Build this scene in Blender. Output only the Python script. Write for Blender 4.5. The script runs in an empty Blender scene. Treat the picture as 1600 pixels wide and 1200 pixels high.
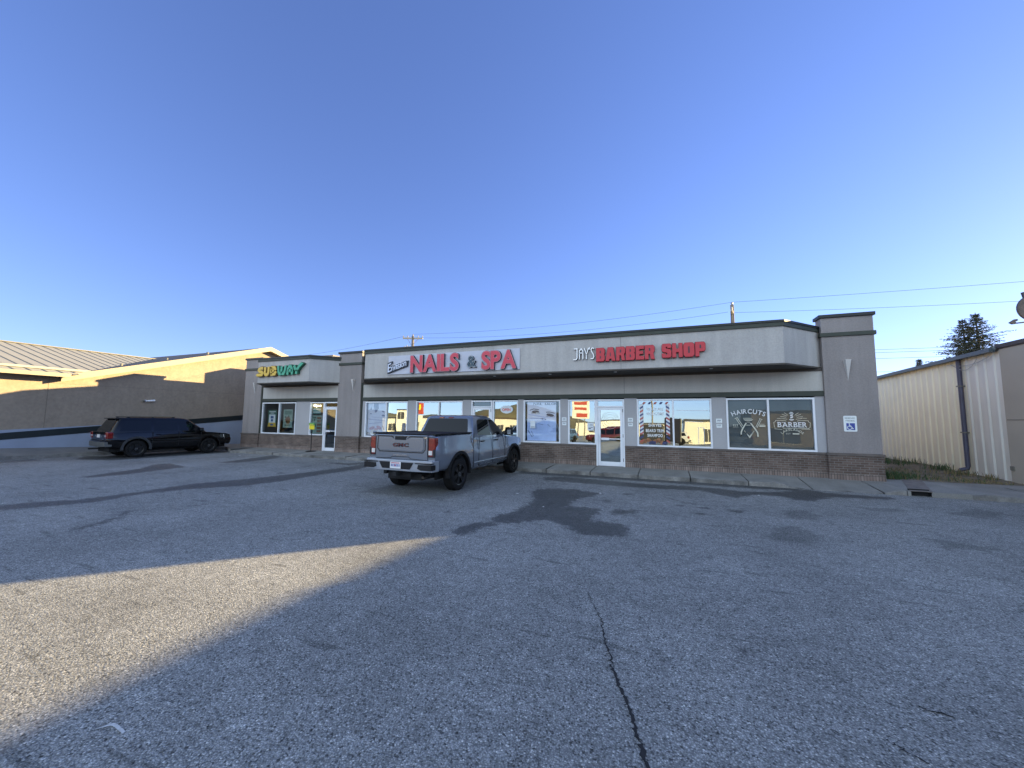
import bpy, bmesh, math, random
import numpy as np
from mathutils import Vector, Matrix
R = math.radians
random.seed(7)
scene = bpy.context.scene
col = scene.collection

# ------------------------------------------------------------------ camera
YAW, PITCH, ROLL, FPX, EYE = 0.382840727, 0.0892959891, 0.00970241122, 602.12, 1.84
cam_d = bpy.data.cameras.new("camera"); cam = bpy.data.objects.new("camera", cam_d); col.objects.link(cam)
fw = Vector((-math.sin(YAW)*math.cos(PITCH), math.cos(YAW)*math.cos(PITCH), math.sin(PITCH)))
r0 = Vector((math.cos(YAW), math.sin(YAW), 0)); u0 = r0.cross(fw)
rr = r0*math.cos(ROLL)+u0*math.sin(ROLL); uu = u0*math.cos(ROLL)-r0*math.sin(ROLL)
M = Matrix((rr, uu, -fw)).transposed().to_4x4(); M.translation = Vector((0, 0, EYE))
cam.matrix_world = M
cam_d.sensor_width = 36; cam_d.sensor_fit = 'HORIZONTAL'; cam_d.lens = 36*FPX/1600
cam_d.clip_start = 0.05; cam_d.clip_end = 3000
scene.camera = cam

# ------------------------------------------------------------------ sky, sun, exposure
SUN_AZ, SUN_EL = R(45.3), R(13.1)
w = bpy.data.worlds.new("World"); scene.world = w; w.use_nodes = True
nt = w.node_tree; bg = nt.nodes['Background']
sky = nt.nodes.new('ShaderNodeTexSky'); sky.sky_type = 'NISHITA'; sky.sun_disc = False
sky.sun_elevation = SUN_EL; sky.sun_rotation = SUN_AZ; sky.altitude = 600
sky.air_density = 1.0; sky.dust_density = 0.15; sky.ozone_density = 2.2
# a clear sky, evened out a little, with added fill behind the camera
ga = nt.nodes.new('ShaderNodeGamma'); ga.inputs[1].default_value = 0.82
tint = nt.nodes.new('ShaderNodeVectorMath'); tint.operation = 'MULTIPLY'; tint.inputs[1].default_value = (0.645, 0.715, 1.14)
tcw = nt.nodes.new('ShaderNodeTexCoord'); sx_ = nt.nodes.new('ShaderNodeSeparateXYZ')
mrw = nt.nodes.new('ShaderNodeMapRange'); mrw.interpolation_type = 'SMOOTHSTEP'
mrw.inputs['From Min'].default_value = 0.10; mrw.inputs['From Max'].default_value = -0.65
fill_ = nt.nodes.new('ShaderNodeVectorMath'); fill_.operation = 'SCALE'; fill_.inputs[0].default_value = (5.7, 6.55, 6.0)  # added sky fill, out of view, to lift the shaded shop front
adw = nt.nodes.new('ShaderNodeVectorMath'); adw.operation = 'ADD'
nt.links.new(sky.outputs[0], ga.inputs[0]); nt.links.new(ga.outputs[0], tint.inputs[0])
nt.links.new(tcw.outputs['Generated'], sx_.inputs[0]); nt.links.new(sx_.outputs[1], mrw.inputs['Value'])
mrz = nt.nodes.new('ShaderNodeMapRange'); mrz.interpolation_type = 'SMOOTHSTEP'; mrz.inputs['From Min'].default_value = 1.25; mrz.inputs['From Max'].default_value = 0.05
nt.links.new(sx_.outputs[2], mrz.inputs['Value'])
mlw = nt.nodes.new('ShaderNodeMath'); mlw.operation = 'MULTIPLY'; nt.links.new(mrw.outputs[0], mlw.inputs[0]); nt.links.new(mrz.outputs[0], mlw.inputs[1])
mrl = nt.nodes.new('ShaderNodeMapRange'); mrl.interpolation_type = 'SMOOTHSTEP'; mrl.inputs['From Min'].default_value = 0.08; mrl.inputs['From Max'].default_value = 0.26
mrl.inputs['To Min'].default_value = 0.22; nt.links.new(sx_.outputs[2], mrl.inputs['Value'])
ml2 = nt.nodes.new('ShaderNodeMath'); ml2.operation = 'MULTIPLY'; nt.links.new(mlw.outputs[0], ml2.inputs[0]); nt.links.new(mrl.outputs[0], ml2.inputs[1])
nt.links.new(ml2.outputs[0], fill_.inputs['Scale']); nt.links.new(tint.outputs[0], adw.inputs[0]); nt.links.new(fill_.outputs[0], adw.inputs[1])
nt.links.new(adw.outputs[0], bg.inputs[0])
bg.inputs[1].default_value = 0.079
sl = bpy.data.lights.new("sun", 'SUN'); sl.energy = 5.0; sl.angle = R(0.53); sl.color = (1.0, 0.745, 0.36)
so = bpy.data.objects.new("sun", sl); col.objects.link(so)
sd = Vector((math.sin(SUN_AZ)*math.cos(SUN_EL), math.cos(SUN_AZ)*math.cos(SUN_EL), math.sin(SUN_EL)))
so.rotation_euler = sd.to_track_quat('Z', 'Y').to_euler(); so.location = (20, 20, 30)
scene.view_settings.view_transform = 'Standard'; scene.view_settings.look = 'None'
scene.view_settings.exposure = 2.05; scene.view_settings.gamma = 1.0

# ------------------------------------------------------------------ materials
def nodes(m): return m.node_tree.nodes, m.node_tree.links
def mat(name, c, rough=0.7, metal=0.0, var=0.12, vs=3.0, bump=0.0, bs=60.0, spec=0.5, fine=0.0, coat=0.0, streak=0.0, coatr=0.05):
    m = bpy.data.materials.new(name); m.use_nodes = True
    N, L = nodes(m); p = N['Principled BSDF']
    p.inputs['Roughness'].default_value = rough; p.inputs['Metallic'].default_value = metal
    p.inputs['Specular IOR Level'].default_value = spec
    p.inputs['Coat Weight'].default_value = coat; p.inputs['Coat Roughness'].default_value = coatr
    tc = N.new('ShaderNodeTexCoord')
    def noise(scale, detail=5, vec=None):
        n = N.new('ShaderNodeTexNoise'); n.inputs['Scale'].default_value = scale; n.inputs['Detail'].default_value = detail
        L.new(vec or tc.outputs['Object'], n.inputs['Vector']); return n
    cur = None
    base = N.new('ShaderNodeRGB'); base.outputs[0].default_value = (*c, 1); cur = base.outputs[0]
    def modulate(cur, fac, amt):
        mr = N.new('ShaderNodeMapRange'); mr.inputs['From Min'].default_value = 0.25; mr.inputs['From Max'].default_value = 0.75
        mr.inputs['To Min'].default_value = 1-amt; mr.inputs['To Max'].default_value = 1+amt
        L.new(fac, mr.inputs['Value'])
        mx = N.new('ShaderNodeVectorMath'); mx.operation = 'SCALE'
        L.new(cur, mx.inputs[0]); L.new(mr.outputs[0], mx.inputs['Scale']); return mx.outputs[0]
    if var: cur = modulate(cur, noise(vs, 6).outputs[0], var)
    if fine: cur = modulate(cur, noise(bs*0.7, 2).outputs[0], fine)
    if streak:
        mp = N.new('ShaderNodeMapping'); mp.inputs['Scale'].default_value = (3.0, 3.0, 0.25)
        L.new(tc.outputs['Object'], mp.inputs[0]); cur = modulate(cur, noise(1.6, 6, mp.outputs[0]).outputs[0], streak)
    L.new(cur, p.inputs['Base Color'])
    if bump:
        b = N.new('ShaderNodeBump'); b.inputs['Strength'].default_value = bump; b.inputs['Distance'].default_value = 0.01
        L.new(noise(bs, 4).outputs[0], b.inputs['Height']); L.new(b.outputs[0], p.inputs['Normal'])
    return m
def brickmat(name, c1, c2, mortar, bw=0.2, rh=0.068, off=0.5, bumpd=0.4):
    m = bpy.data.materials.new(name); m.use_nodes = True
    N, L = nodes(m); p = N['Principled BSDF']; p.inputs['Roughness'].default_value = 0.85
    tc = N.new('ShaderNodeTexCoord'); sp = N.new('ShaderNodeSeparateXYZ'); L.new(tc.outputs['Object'], sp.inputs[0])
    ad = N.new('ShaderNodeMath'); L.new(sp.outputs[0], ad.inputs[0]); L.new(sp.outputs[1], ad.inputs[1])
    cb = N.new('ShaderNodeCombineXYZ'); L.new(ad.outputs[0], cb.inputs[0]); L.new(sp.outputs[2], cb.inputs[1])
    b = N.new('ShaderNodeTexBrick'); b.inputs['Scale'].default_value = 1; b.inputs['Brick Width'].default_value = bw
    b.inputs['Row Height'].default_value = rh; b.inputs['Mortar Size'].default_value = 0.007; b.offset = off
    b.inputs['Color1'].default_value = (*c1, 1); b.inputs['Color2'].default_value = (*c2, 1); b.inputs['Mortar'].default_value = (*mortar, 1)
    L.new(cb.outputs[0], b.inputs['Vector'])
    n = N.new('ShaderNodeTexNoise'); n.inputs['Scale'].default_value = 2.0; n.inputs['Detail'].default_value = 8; L.new(tc.outputs['Object'], n.inputs['Vector'])
    mr = N.new('ShaderNodeMapRange'); mr.inputs['From Min'].default_value = .3; mr.inputs['From Max'].default_value = .7
    mr.inputs['To Min'].default_value = .72; mr.inputs['To Max'].default_value = 1.25; L.new(n.outputs[0], mr.inputs['Value'])
    v = N.new('ShaderNodeVectorMath'); v.operation = 'SCALE'; L.new(b.outputs['Color'], v.inputs[0]); L.new(mr.outputs[0], v.inputs['Scale'])
    L.new(v.outputs[0], p.inputs['Base Color'])
    bp = N.new('ShaderNodeBump'); bp.inputs['Strength'].default_value = bumpd; bp.inputs['Distance'].default_value = 0.01; bp.invert = True
    L.new(b.outputs['Fac'], bp.inputs['Height']); L.new(bp.outputs[0], p.inputs['Normal'])
    return m
def glassmat(name, refl, tint=(0.8, 0.85, 0.85), gcol=(0.66, 0.76, 0.78), wav=0.0016, rough=0.0):
    m = bpy.data.materials.new(name); m.use_nodes = True
    N, L = nodes(m); N.remove(N['Principled BSDF']); out = N['Material Output']
    t = N.new('ShaderNodeBsdfTransparent'); t.inputs[0].default_value = (*tint, 1)
    g = N.new('ShaderNodeBsdfGlossy'); g.inputs['Color'].default_value = (*gcol, 1); g.inputs['Roughness'].default_value = rough
    lw = N.new('ShaderNodeLayerWeight'); lw.inputs[0].default_value = 0.35
    mr = N.new('ShaderNodeMapRange'); mr.inputs['To Min'].default_value = refl; mr.inputs['To Max'].default_value = min(1, refl+0.45); L.new(lw.outputs['Fresnel'], mr.inputs['Value'])
    mx = N.new('ShaderNodeMixShader'); L.new(mr.outputs[0], mx.inputs[0]); L.new(t.outputs[0], mx.inputs[1]); L.new(g.outputs[0], mx.inputs[2])
    L.new(mx.outputs[0], out.inputs['Surface'])
    tc = N.new('ShaderNodeTexCoord'); n = N.new('ShaderNodeTexNoise'); n.inputs['Scale'].default_value = 1.1; n.inputs['Detail'].default_value = 1
    L.new(tc.outputs['Object'], n.inputs['Vector'])
    b = N.new('ShaderNodeBump'); b.inputs['Strength'].default_value = 1.0; b.inputs['Distance'].default_value = wav
    L.new(n.outputs[0], b.inputs['Height']); L.new(b.outputs[0], g.inputs['Normal'])
    return m
def emitmat(name, c, s):
    m = bpy.data.materials.new(name); m.use_nodes = True
    p = m.node_tree.nodes['Principled BSDF']; p.inputs['Base Color'].default_value = (*c, 1)
    p.inputs['Emission Color'].default_value = (*c, 1); p.inputs['Emission Strength'].default_value = s
    return m

M_stucco = mat('stucco_light', (0.385, 0.372, 0.358), .9, var=.07, vs=.9, bump=.45, bs=40, fine=.09, streak=.10)
M_upper = mat('stucco_upper_lifted', (0.435, 0.42, 0.39), .9, var=.06, vs=1.0, bump=.4, bs=40, fine=.08, streak=.08)  # fascia stucco made lighter and warmer to offset the soffit's shade
M_pier = mat('stucco_pier', (0.365, 0.36, 0.37), .9, var=.05, vs=1.2, bump=.3, bs=45, fine=.06)
M_taupe = mat('stucco_taupe', (0.245, 0.222, 0.215), .9, var=.07, vs=1.0, bump=.45, bs=40, fine=.10, streak=.11)
M_green = mat('trim_green', (0.030, 0.038, 0.028), .6, var=.15, vs=4, streak=.1)
M_soffit = mat('soffit_brown', (0.06, 0.052, 0.045), .8, var=.1)
M_cap = mat('cap_dark', (0.006, 0.008, 0.009), .5, var=.2, vs=2)
M_white = mat('white_aluminium', (0.72, 0.74, 0.78), .35, var=.04, vs=2)
M_brick = brickmat('brick_brown', (0.09, 0.06, 0.046), (0.14, 0.098, 0.078), (0.17, 0.155, 0.145))
M_soldier = brickmat('brick_soldier', (0.17, 0.125, 0.105), (0.27, 0.21, 0.18), (0.075, 0.065, 0.06), bw=.068, rh=.3, off=0)
M_ledge = mat('ledge_brick', (0.12, 0.10, 0.09), .9, var=.45, vs=2.2, bump=.4, bs=30)
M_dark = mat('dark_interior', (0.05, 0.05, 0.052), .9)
M_conc = mat('concrete', (0.215, 0.212, 0.20), .92, var=.22, vs=1.6, bump=.4, bs=70, fine=.18)
M_curb = mat('curb_concrete', (0.165, 0.16, 0.15), .92, var=.6, vs=2.3, bump=.5, bs=40, fine=.2)
M_roofing = mat('roof_membrane', (0.08, 0.08, 0.085), .9)
M_black = mat('black_plastic', (0.006, 0.006, 0.007), .55, var=.2, spec=.3)
M_glass_sky = glassmat('glass_reflective', .55)
M_glass_mid = glassmat('glass_medium', .14, tint=(.95, .96, .96))
M_glass_dim = glassmat('glass_dim', .045, tint=(.85, .88, .88))
M_glass_door = glassmat('glass_door', .66, wav=.004)

# ------------------------------------------------------------------ mesh helpers
ORG = {}
class MB:
    def __init__(s): s.v = []; s.f = []; s.mi = []; s.cur = 0
    def face(s, pts):
        i = len(s.v); s.v += [tuple(p) for p in pts]; s.f.append(list(range(i, i+len(pts)))); s.mi.append(s.cur)
    def box(s, x0, x1, y0, y1, z0, z1):
        if x0 > x1: x0, x1 = x1, x0
        i = len(s.v)
        s.v += [(x, y, z) for z in (z0, z1) for (x, y) in ((x0, y0), (x1, y0), (x1, y1), (x0, y1))]
        for f in ((3, 2, 1, 0), (4, 5, 6, 7), (0, 1, 5, 4), (1, 2, 6, 5), (2, 3, 7, 6), (3, 0, 4, 7)):
            s.f.append([i+k for k in f]); s.mi.append(s.cur)
        return s
    def prism(s, poly, a, b, ax='y'):
        # poly: 2-D outline, counter-clockwise seen from -ax; extruded from a to b along ax
        def P(u, v, t): return {'y': (u, t, v), 'x': (t, u, v), 'z': (u, v, t)}[ax]
        n = len(poly); i = len(s.v)
        s.v += [P(u, v, a) for u, v in poly]+[P(u, v, b) for u, v in poly]
        s.f.append(list(range(i, i+n))); s.mi.append(s.cur); s.f.append([i+n+k for k in reversed(range(n))]); s.mi.append(s.cur)
        for k in range(n):
            s.f.append([i+(k+1) % n, i+k, i+n+k, i+n+(k+1) % n]); s.mi.append(s.cur)
        return s
    def tube(s, pts, r, n=8, r1=None, cap=True):
        pts = [Vector(p) for p in pts]; rings = []
        for k, p in enumerate(pts):
            d = (pts[min(k+1, len(pts)-1)]-pts[max(k-1, 0)]).normalized()
            a = d.orthogonal().normalized() if k == 0 else (a-d*a.dot(d)).normalized()
            b = d.cross(a); q = r if r1 is None else r+(r1-r)*k/(len(pts)-1)
            i = len(s.v); rings.append(i)
            s.v += [tuple(p+a*q*math.cos(t)+b*q*math.sin(t)) for t in [2*math.pi*j/n for j in range(n)]]
        for i, j in zip(rings, rings[1:]):
            for k in range(n):
                s.f.append([i+k, i+(k+1) % n, j+(k+1) % n, j+k]); s.mi.append(s.cur)
        if cap:
            s.f.append([rings[0]+k for k in reversed(range(n))]); s.mi.append(s.cur)
            s.f.append([rings[-1]+k for k in range(n)]); s.mi.append(s.cur)
        return s
    def lathe(s, prof, n=32, ax='x', c=(0, 0, 0)):
        # prof: (r, t) pairs; spun about ax through c
        i0 = len(s.v)
        for (r_, t) in prof:
            for j in range(n):
                a = 2*math.pi*j/n; u, v = r_*math.cos(a), r_*math.sin(a)
                p = {'x': (t, u, v), 'y': (u, t, v), 'z': (u, v, t)}[ax]
                s.v.append((p[0]+c[0], p[1]+c[1], p[2]+c[2]))
        for k in range(len(prof)-1):
            for j in range(n):
                a, b = i0+k*n+j, i0+k*n+(j+1) % n
                s.f.append([a, b, b+n, a+n]); s.mi.append(s.cur)
        return s
    def loft(s, rings, closed=True, caps=True):
        n = len(rings[0]); i0 = len(s.v)
        for r_ in rings: s.v += [tuple(p) for p in r_]
        for k in range(len(rings)-1):
            for j in range(n if closed else n-1):
                a, b = i0+k*n+j, i0+k*n+(j+1) % n
                s.f.append([a, b, b+n, a+n]); s.mi.append(s.cur)
        if caps:
            s.f.append([i0+j for j in reversed(range(n))]); s.mi.append(s.cur)
            s.f.append([i0+(len(rings)-1)*n+j for j in range(n)]); s.mi.append(s.cur)
        return s
    def stroke(s, pts, wd, y0, y1, closed=False):
        # a ribbon of constant width along 2-D points in the x-z plane
        P = [Vector(p) for p in pts]; n = len(P); Lp = []; Rp = []
        for k in range(n):
            if closed: d1 = (P[k]-P[k-1]).normalized(); d2 = (P[(k+1) % n]-P[k]).normalized()
            else:
                d1 = (P[k]-P[max(k-1, 0)]); d2 = (P[min(k+1, n-1)]-P[k])
                if d1.length == 0: d1 = d2
                if d2.length == 0: d2 = d1
                d1 = d1.normalized(); d2 = d2.normalized()
            t = (d1+d2); t = t.normalized() if t.length > 1e-6 else d1
            nrm = Vector((-t.y, t.x)); c = max(.45, abs(nrm.dot(Vector((-d1.y, d1.x)))))
            Lp.append(P[k]+nrm*wd/2/c); Rp.append(P[k]-nrm*wd/2/c)
        for k in range(n if closed else n-1):
            j = (k+1) % n
            s.prism([tuple(Rp[k]), tuple(Rp[j]), tuple(Lp[j]), tuple(Lp[k])], y0, y1, 'y')
        return s
    def build(s, name, mats, parent=None, smooth=None, bevel=0, local=False, label=None):
        if not isinstance(mats, (list, tuple)): mats = [mats]
        me = bpy.data.meshes.new(name); o = bpy.data.objects.new(name, me); col.objects.link(o)
        if parent is not None:
            o.parent = parent; org = ORG.get(parent.name, (0, 0, 0))
        elif local: org = (0, 0, 0)
        else:
            A = np.array(s.v); mn = A.min(0); mx = A.max(0); org = ((mn[0]+mx[0])/2, (mn[1]+mx[1])/2, mn[2]); o.location = org
        ORG[o.name] = org
        me.from_pydata([(a-org[0], b-org[1], c-org[2]) for a, b, c in s.v], [], s.f)
        for m_ in mats: me.materials.append(m_)
        if len(mats) > 1: me.polygons.foreach_set('material_index', s.mi)
        bm = bmesh.new(); bm.from_mesh(me)
        bmesh.ops.remove_doubles(bm, verts=bm.verts, dist=1e-5)
        bmesh.ops.recalc_face_normals(bm, faces=bm.faces); bm.to_mesh(me); bm.free()
        if smooth is not None:
            me.shade_smooth(); me.set_sharp_from_angle(angle=R(smooth))
        if bevel:
            bv = o.modifiers.new('bevel', 'BEVEL'); bv.width = bevel; bv.segments = 2; bv.limit_method = 'ANGLE'; bv.angle_limit = R(35)
        me.update()
        if label: o['label'] = label
        return o
def tag(o, label, cat, group=None, kind=None):
    if label: o['label'] = label
    if cat: o['category'] = cat
    if group: o['group'] = group
    if kind: o['kind'] = kind
    return o
def thing(name, label, cat, loc=(0, 0, 0), rz=0, group=None, local=False):
    o = bpy.data.objects.new(name, None); col.objects.link(o); o.location = loc; o.rotation_euler = (0, 0, rz)
    o.empty_display_size = .3
    ORG[o.name] = (0, 0, 0) if local else tuple(loc)
    return tag(o, label, cat, group)
def structure(o): o['kind'] = 'structure'; return o
def copy_tree(o, parent=None):
    c = o.copy(); col.objects.link(c)
    if parent: c.parent = parent
    for ch in list(o.children): copy_tree(ch, c)
    return c
# lettering: outlines taken from Blender's built-in typeface
_gl = {}
def glyph(ch, bold=0.0):
    k = (ch, bold)
    if k not in _gl:
        cu = bpy.data.curves.new('t', 'FONT'); cu.body = ch; cu.size = 1; cu.extrude = .05; cu.offset = bold; cu.resolution_u = 5
        ob = bpy.data.objects.new('t', cu); col.objects.link(ob)
        dg = bpy.context.evaluated_depsgraph_get(); me = bpy.data.meshes.new_from_object(ob.evaluated_get(dg))
        V = np.array([v.co[:] for v in me.vertices]); F = [list(p.vertices) for p in me.polygons]
        bpy.data.objects.remove(ob); bpy.data.curves.remove(cu); bpy.data.meshes.remove(me)
        _gl[k] = (V, F)
    return _gl[k]
def layout(word, x0, x1, z0, z1, bold=0.0, gap=.07, sp=.28, fixed=None):
    # places each glyph: list of (char, gx0, gx1, zz0, zz1)
    gs = []; tot = 0
    for ch in word:
        if ch == ' ': gs.append(None); tot += sp
        else:
            V, F = glyph(ch, bold); wd = V[:, 0].max()-V[:, 0].min(); gs.append(wd); tot += wd+gap
    tot -= gap
    sx = (x1-x0)/tot; x = x0; out = []
    for ch, g in zip(word, gs):
        if g is None: x += sp*sx; continue
        out.append((ch, x, x+g*sx)); x += (g+gap)*sx
    return out
CAPH = None
def put(mb, ch, x0, x1, z0, z1, y0, y1, bold=0.0, shear=0.0, rot=0.0, piv=None):
    V, F = glyph(ch, bold); V = V.copy()
    H, _ = glyph('H', bold); b0, b1 = H[:, 1].min(), H[:, 1].max()
    X = x0+(V[:, 0]-V[:, 0].min())/(V[:, 0].max()-V[:, 0].min())*(x1-x0)
    Z = z0+(V[:, 1]-b0)/(b1-b0)*(z1-z0)
    X = X+shear*(Z-z0)
    if rot:
        px, pz = piv or ((x0+x1)/2, z0)
        dx, dz = X-px, Z-pz; X = px+dx*math.cos(rot)-dz*math.sin(rot); Z = pz+dx*math.sin(rot)+dz*math.cos(rot)
    Y = y1+(V[:, 2]+.05)/.1*(y0-y1)
    i = len(mb.v); mb.v += list(map(tuple, np.stack([X, Y, Z], 1)))
    for f in F: mb.f.append([i+k for k in f]); mb.mi.append(mb.cur)
    return mb
def text(mb, word, x0, x1, z0, z1, y0, y1, bold=0.0, gap=.07, sp=.28, **kw):
    for ch, a, b in layout(word, x0, x1, z0, z1, bold, gap, sp): put(mb, ch, a, b, z0, z1, y0, y1, bold, **kw)
    return mb
def arctext(mb, word, cx, cz, rad, a0, a1, h, y0, y1, bold=0.0, gap=.07, up=True):
    L_ = layout(word, 0, 1, 0, h, bold, gap)
    for ch, u0_, u1_ in L_:
        um = (u0_+u1_)/2; a = a0+(a1-a0)*um; wdt = (u1_-u0_)*abs(a1-a0)*rad
        px, pz = cx+rad*math.sin(a), cz+rad*math.cos(a)
        put(mb, ch, px-wdt/2, px+wdt/2, pz, pz+h, y0, y1, bold, rot=-a, piv=(px, pz))
    return mb
# ------------------------------------------------------------------ ground
WET=[[(-3.11,9.15),(-3.22,9.76),(-2.78,10.16),(-2.27,10.20),(-1.99,10.04),(-1.57,9.95),(-1.72,9.45),(-1.95,9.10),(-2.00,8.55),(-2.00,8.14),(-1.63,8.25),(-1.33,8.26),(-1.30,7.80),(-1.36,7.40),(-1.31,7.23),(-1.04,7.26),(-0.74,7.20),(-0.64,6.91),(-0.66,6.59),(-0.82,6.41),(-1.01,6.36),(-1.37,6.39),(-1.60,6.60),(-1.91,6.91),(-2.14,6.95),(-2.31,6.78),(-2.55,6.54),(-2.74,6.41),(-2.93,6.37),(-3.05,6.55),(-3.03,6.86),(-2.86,7.38),(-2.83,7.90),(-2.85,8.46)],
[(-3.25,5.60),(-3.34,5.79),(-3.28,6.08),(-3.13,6.32),(-2.79,6.38),(-2.82,6.19),(-2.99,5.91),(-2.95,5.62),(-3.12,5.50)],
[(-1.12,8.05),(-1.00,8.35),(-0.68,8.37),(-0.51,8.57),(-0.72,8.06),(-1.00,7.88)],
[(-3.69,11.83),(-3.14,12.25),(-2.11,12.16),(-0.78,11.89),(0.57,12.05),(1.20,12.02),(1.77,11.78),(2.69,12.11),(3.48,12.87),(3.76,12.51),(5.13,12.42),(4.93,12.09),(3.68,11.84),(3.08,11.09),(2.71,11.07),(2.60,11.43),(1.99,11.41),(1.48,10.75),(1.10,11.09),(0.76,11.41),(-0.74,11.22),(-2.13,11.25),(-3.50,11.36)],
[(-4.89,12.95),(-3.47,12.95),(-2.06,12.95),(-0.64,12.95),(0.77,12.95),(2.25,12.95),(3.31,12.95),(3.22,12.55),(2.17,12.42),(0.74,12.43),(-0.61,12.39),(-2.00,12.38),(-3.32,12.36),(-4.67,12.33)],
[(-12.52,3.38),(-12.32,3.99),(-11.88,4.40),(-11.80,5.22),(-11.95,6.62),(-11.41,8.00),(-11.11,9.51),(-11.01,11.06),(-11.14,12.60),(-10.35,11.82),(-10.21,10.85),(-10.27,9.27),(-10.22,7.92),(-10.45,7.00),(-11.12,6.17),(-11.44,5.30),(-11.26,4.47),(-11.50,3.90),(-11.95,3.23)],
[(-16.09,5.97),(-16.45,6.76),(-16.78,7.62),(-17.80,8.54),(-17.82,8.99),(-16.78,8.83),(-15.97,8.60),(-15.92,8.05),(-15.59,6.86),(-15.68,6.03)],
[(-16.42,9.93),(-17.00,11.86),(-17.36,13.03),(-16.30,12.55),(-15.80,11.58),(-15.79,10.25)],
[(-9.01,3.32),(-9.09,3.71),(-9.76,4.39),(-9.54,4.32),(-8.93,3.69),(-8.82,3.29)],
[(-13.19,11.82),(-11.80,12.02),(-11.51,12.94),(-10.99,12.43),(-11.34,11.55)],
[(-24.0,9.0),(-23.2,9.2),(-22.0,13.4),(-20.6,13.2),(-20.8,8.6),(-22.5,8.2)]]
FAINT=[[(1.61,7.98),(1.76,8.27),(2.07,8.36),(2.28,7.85),(2.19,7.59),(1.93,7.21),(1.64,7.18),(1.46,7.27),(1.35,7.40),(1.58,7.65)],
[(2.12,9.51),(2.42,9.95),(2.63,9.80),(2.68,9.16),(2.47,8.97),(2.07,8.93)],
[(5.25,10.80),(6.12,11.62),(6.38,11.31),(5.95,10.73),(5.48,10.51)],
[(3.68,8.43),(4.14,8.27),(4.50,8.05),(3.75,7.78)],
[(3.76,10.69),(4.48,10.88),(4.60,10.69),(3.94,10.33)],
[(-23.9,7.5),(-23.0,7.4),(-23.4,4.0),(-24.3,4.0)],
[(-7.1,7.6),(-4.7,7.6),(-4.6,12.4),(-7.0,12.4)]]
CRACK=[(-0.83,4.27),(-0.75,4.07),(-0.66,3.89),(-0.60,3.74),(-0.56,3.55),(-0.51,3.39),(-0.47,3.27),(-0.43,3.13),(-0.40,3.05),(-0.36,2.92),(-0.31,2.82),(-0.27,2.72),(-0.24,2.62),(-0.21,2.52),(-0.18,2.44),(-0.14,2.33),(-0.08,2.17),(0.02,1.95)]
SPOTS=[(0.20,9.27),(0.57,8.64),(0.69,9.24),(0.44,9.59),(-1.36,9.06),(1.25,9.18),(-0.37,4.31),(-0.09,3.41),(-2.38,2.29),(-4.25,1.49),(1.07,3.61),(0.53,3.71),(1.60,3.47),(1.85,3.61),(0.41,5.99),(0.11,6.44),(-9.08,5.06),(-10.21,7.00),(-11.71,9.05),(-10.11,10.17),(3.68,12.2),(-4.04,6.74),(-3.68,7.26),(-0.97,10.14),(-5.7,7.9),(-5.75,8.05)]
def sdf(P, X, Y):
    P = np.array(P); n = len(P); d = np.full(X.shape, 1e9); ins = np.zeros(X.shape, bool)
    for i in range(n):
        a, b = P[i], P[(i+1) % n]; e = b-a
        t = np.clip(((X-a[0])*e[0]+(Y-a[1])*e[1])/(e@e+1e-12), 0, 1)
        d = np.minimum(d, np.hypot(X-a[0]-t*e[0], Y-a[1]-t*e[1]))
        c = ((a[1] > Y) != (b[1] > Y)) & (X < (b[0]-a[0])*(Y-a[1])/(b[1]-a[1]+1e-12)+a[0]); ins ^= c
    return np.where(ins, d, -d)
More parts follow.
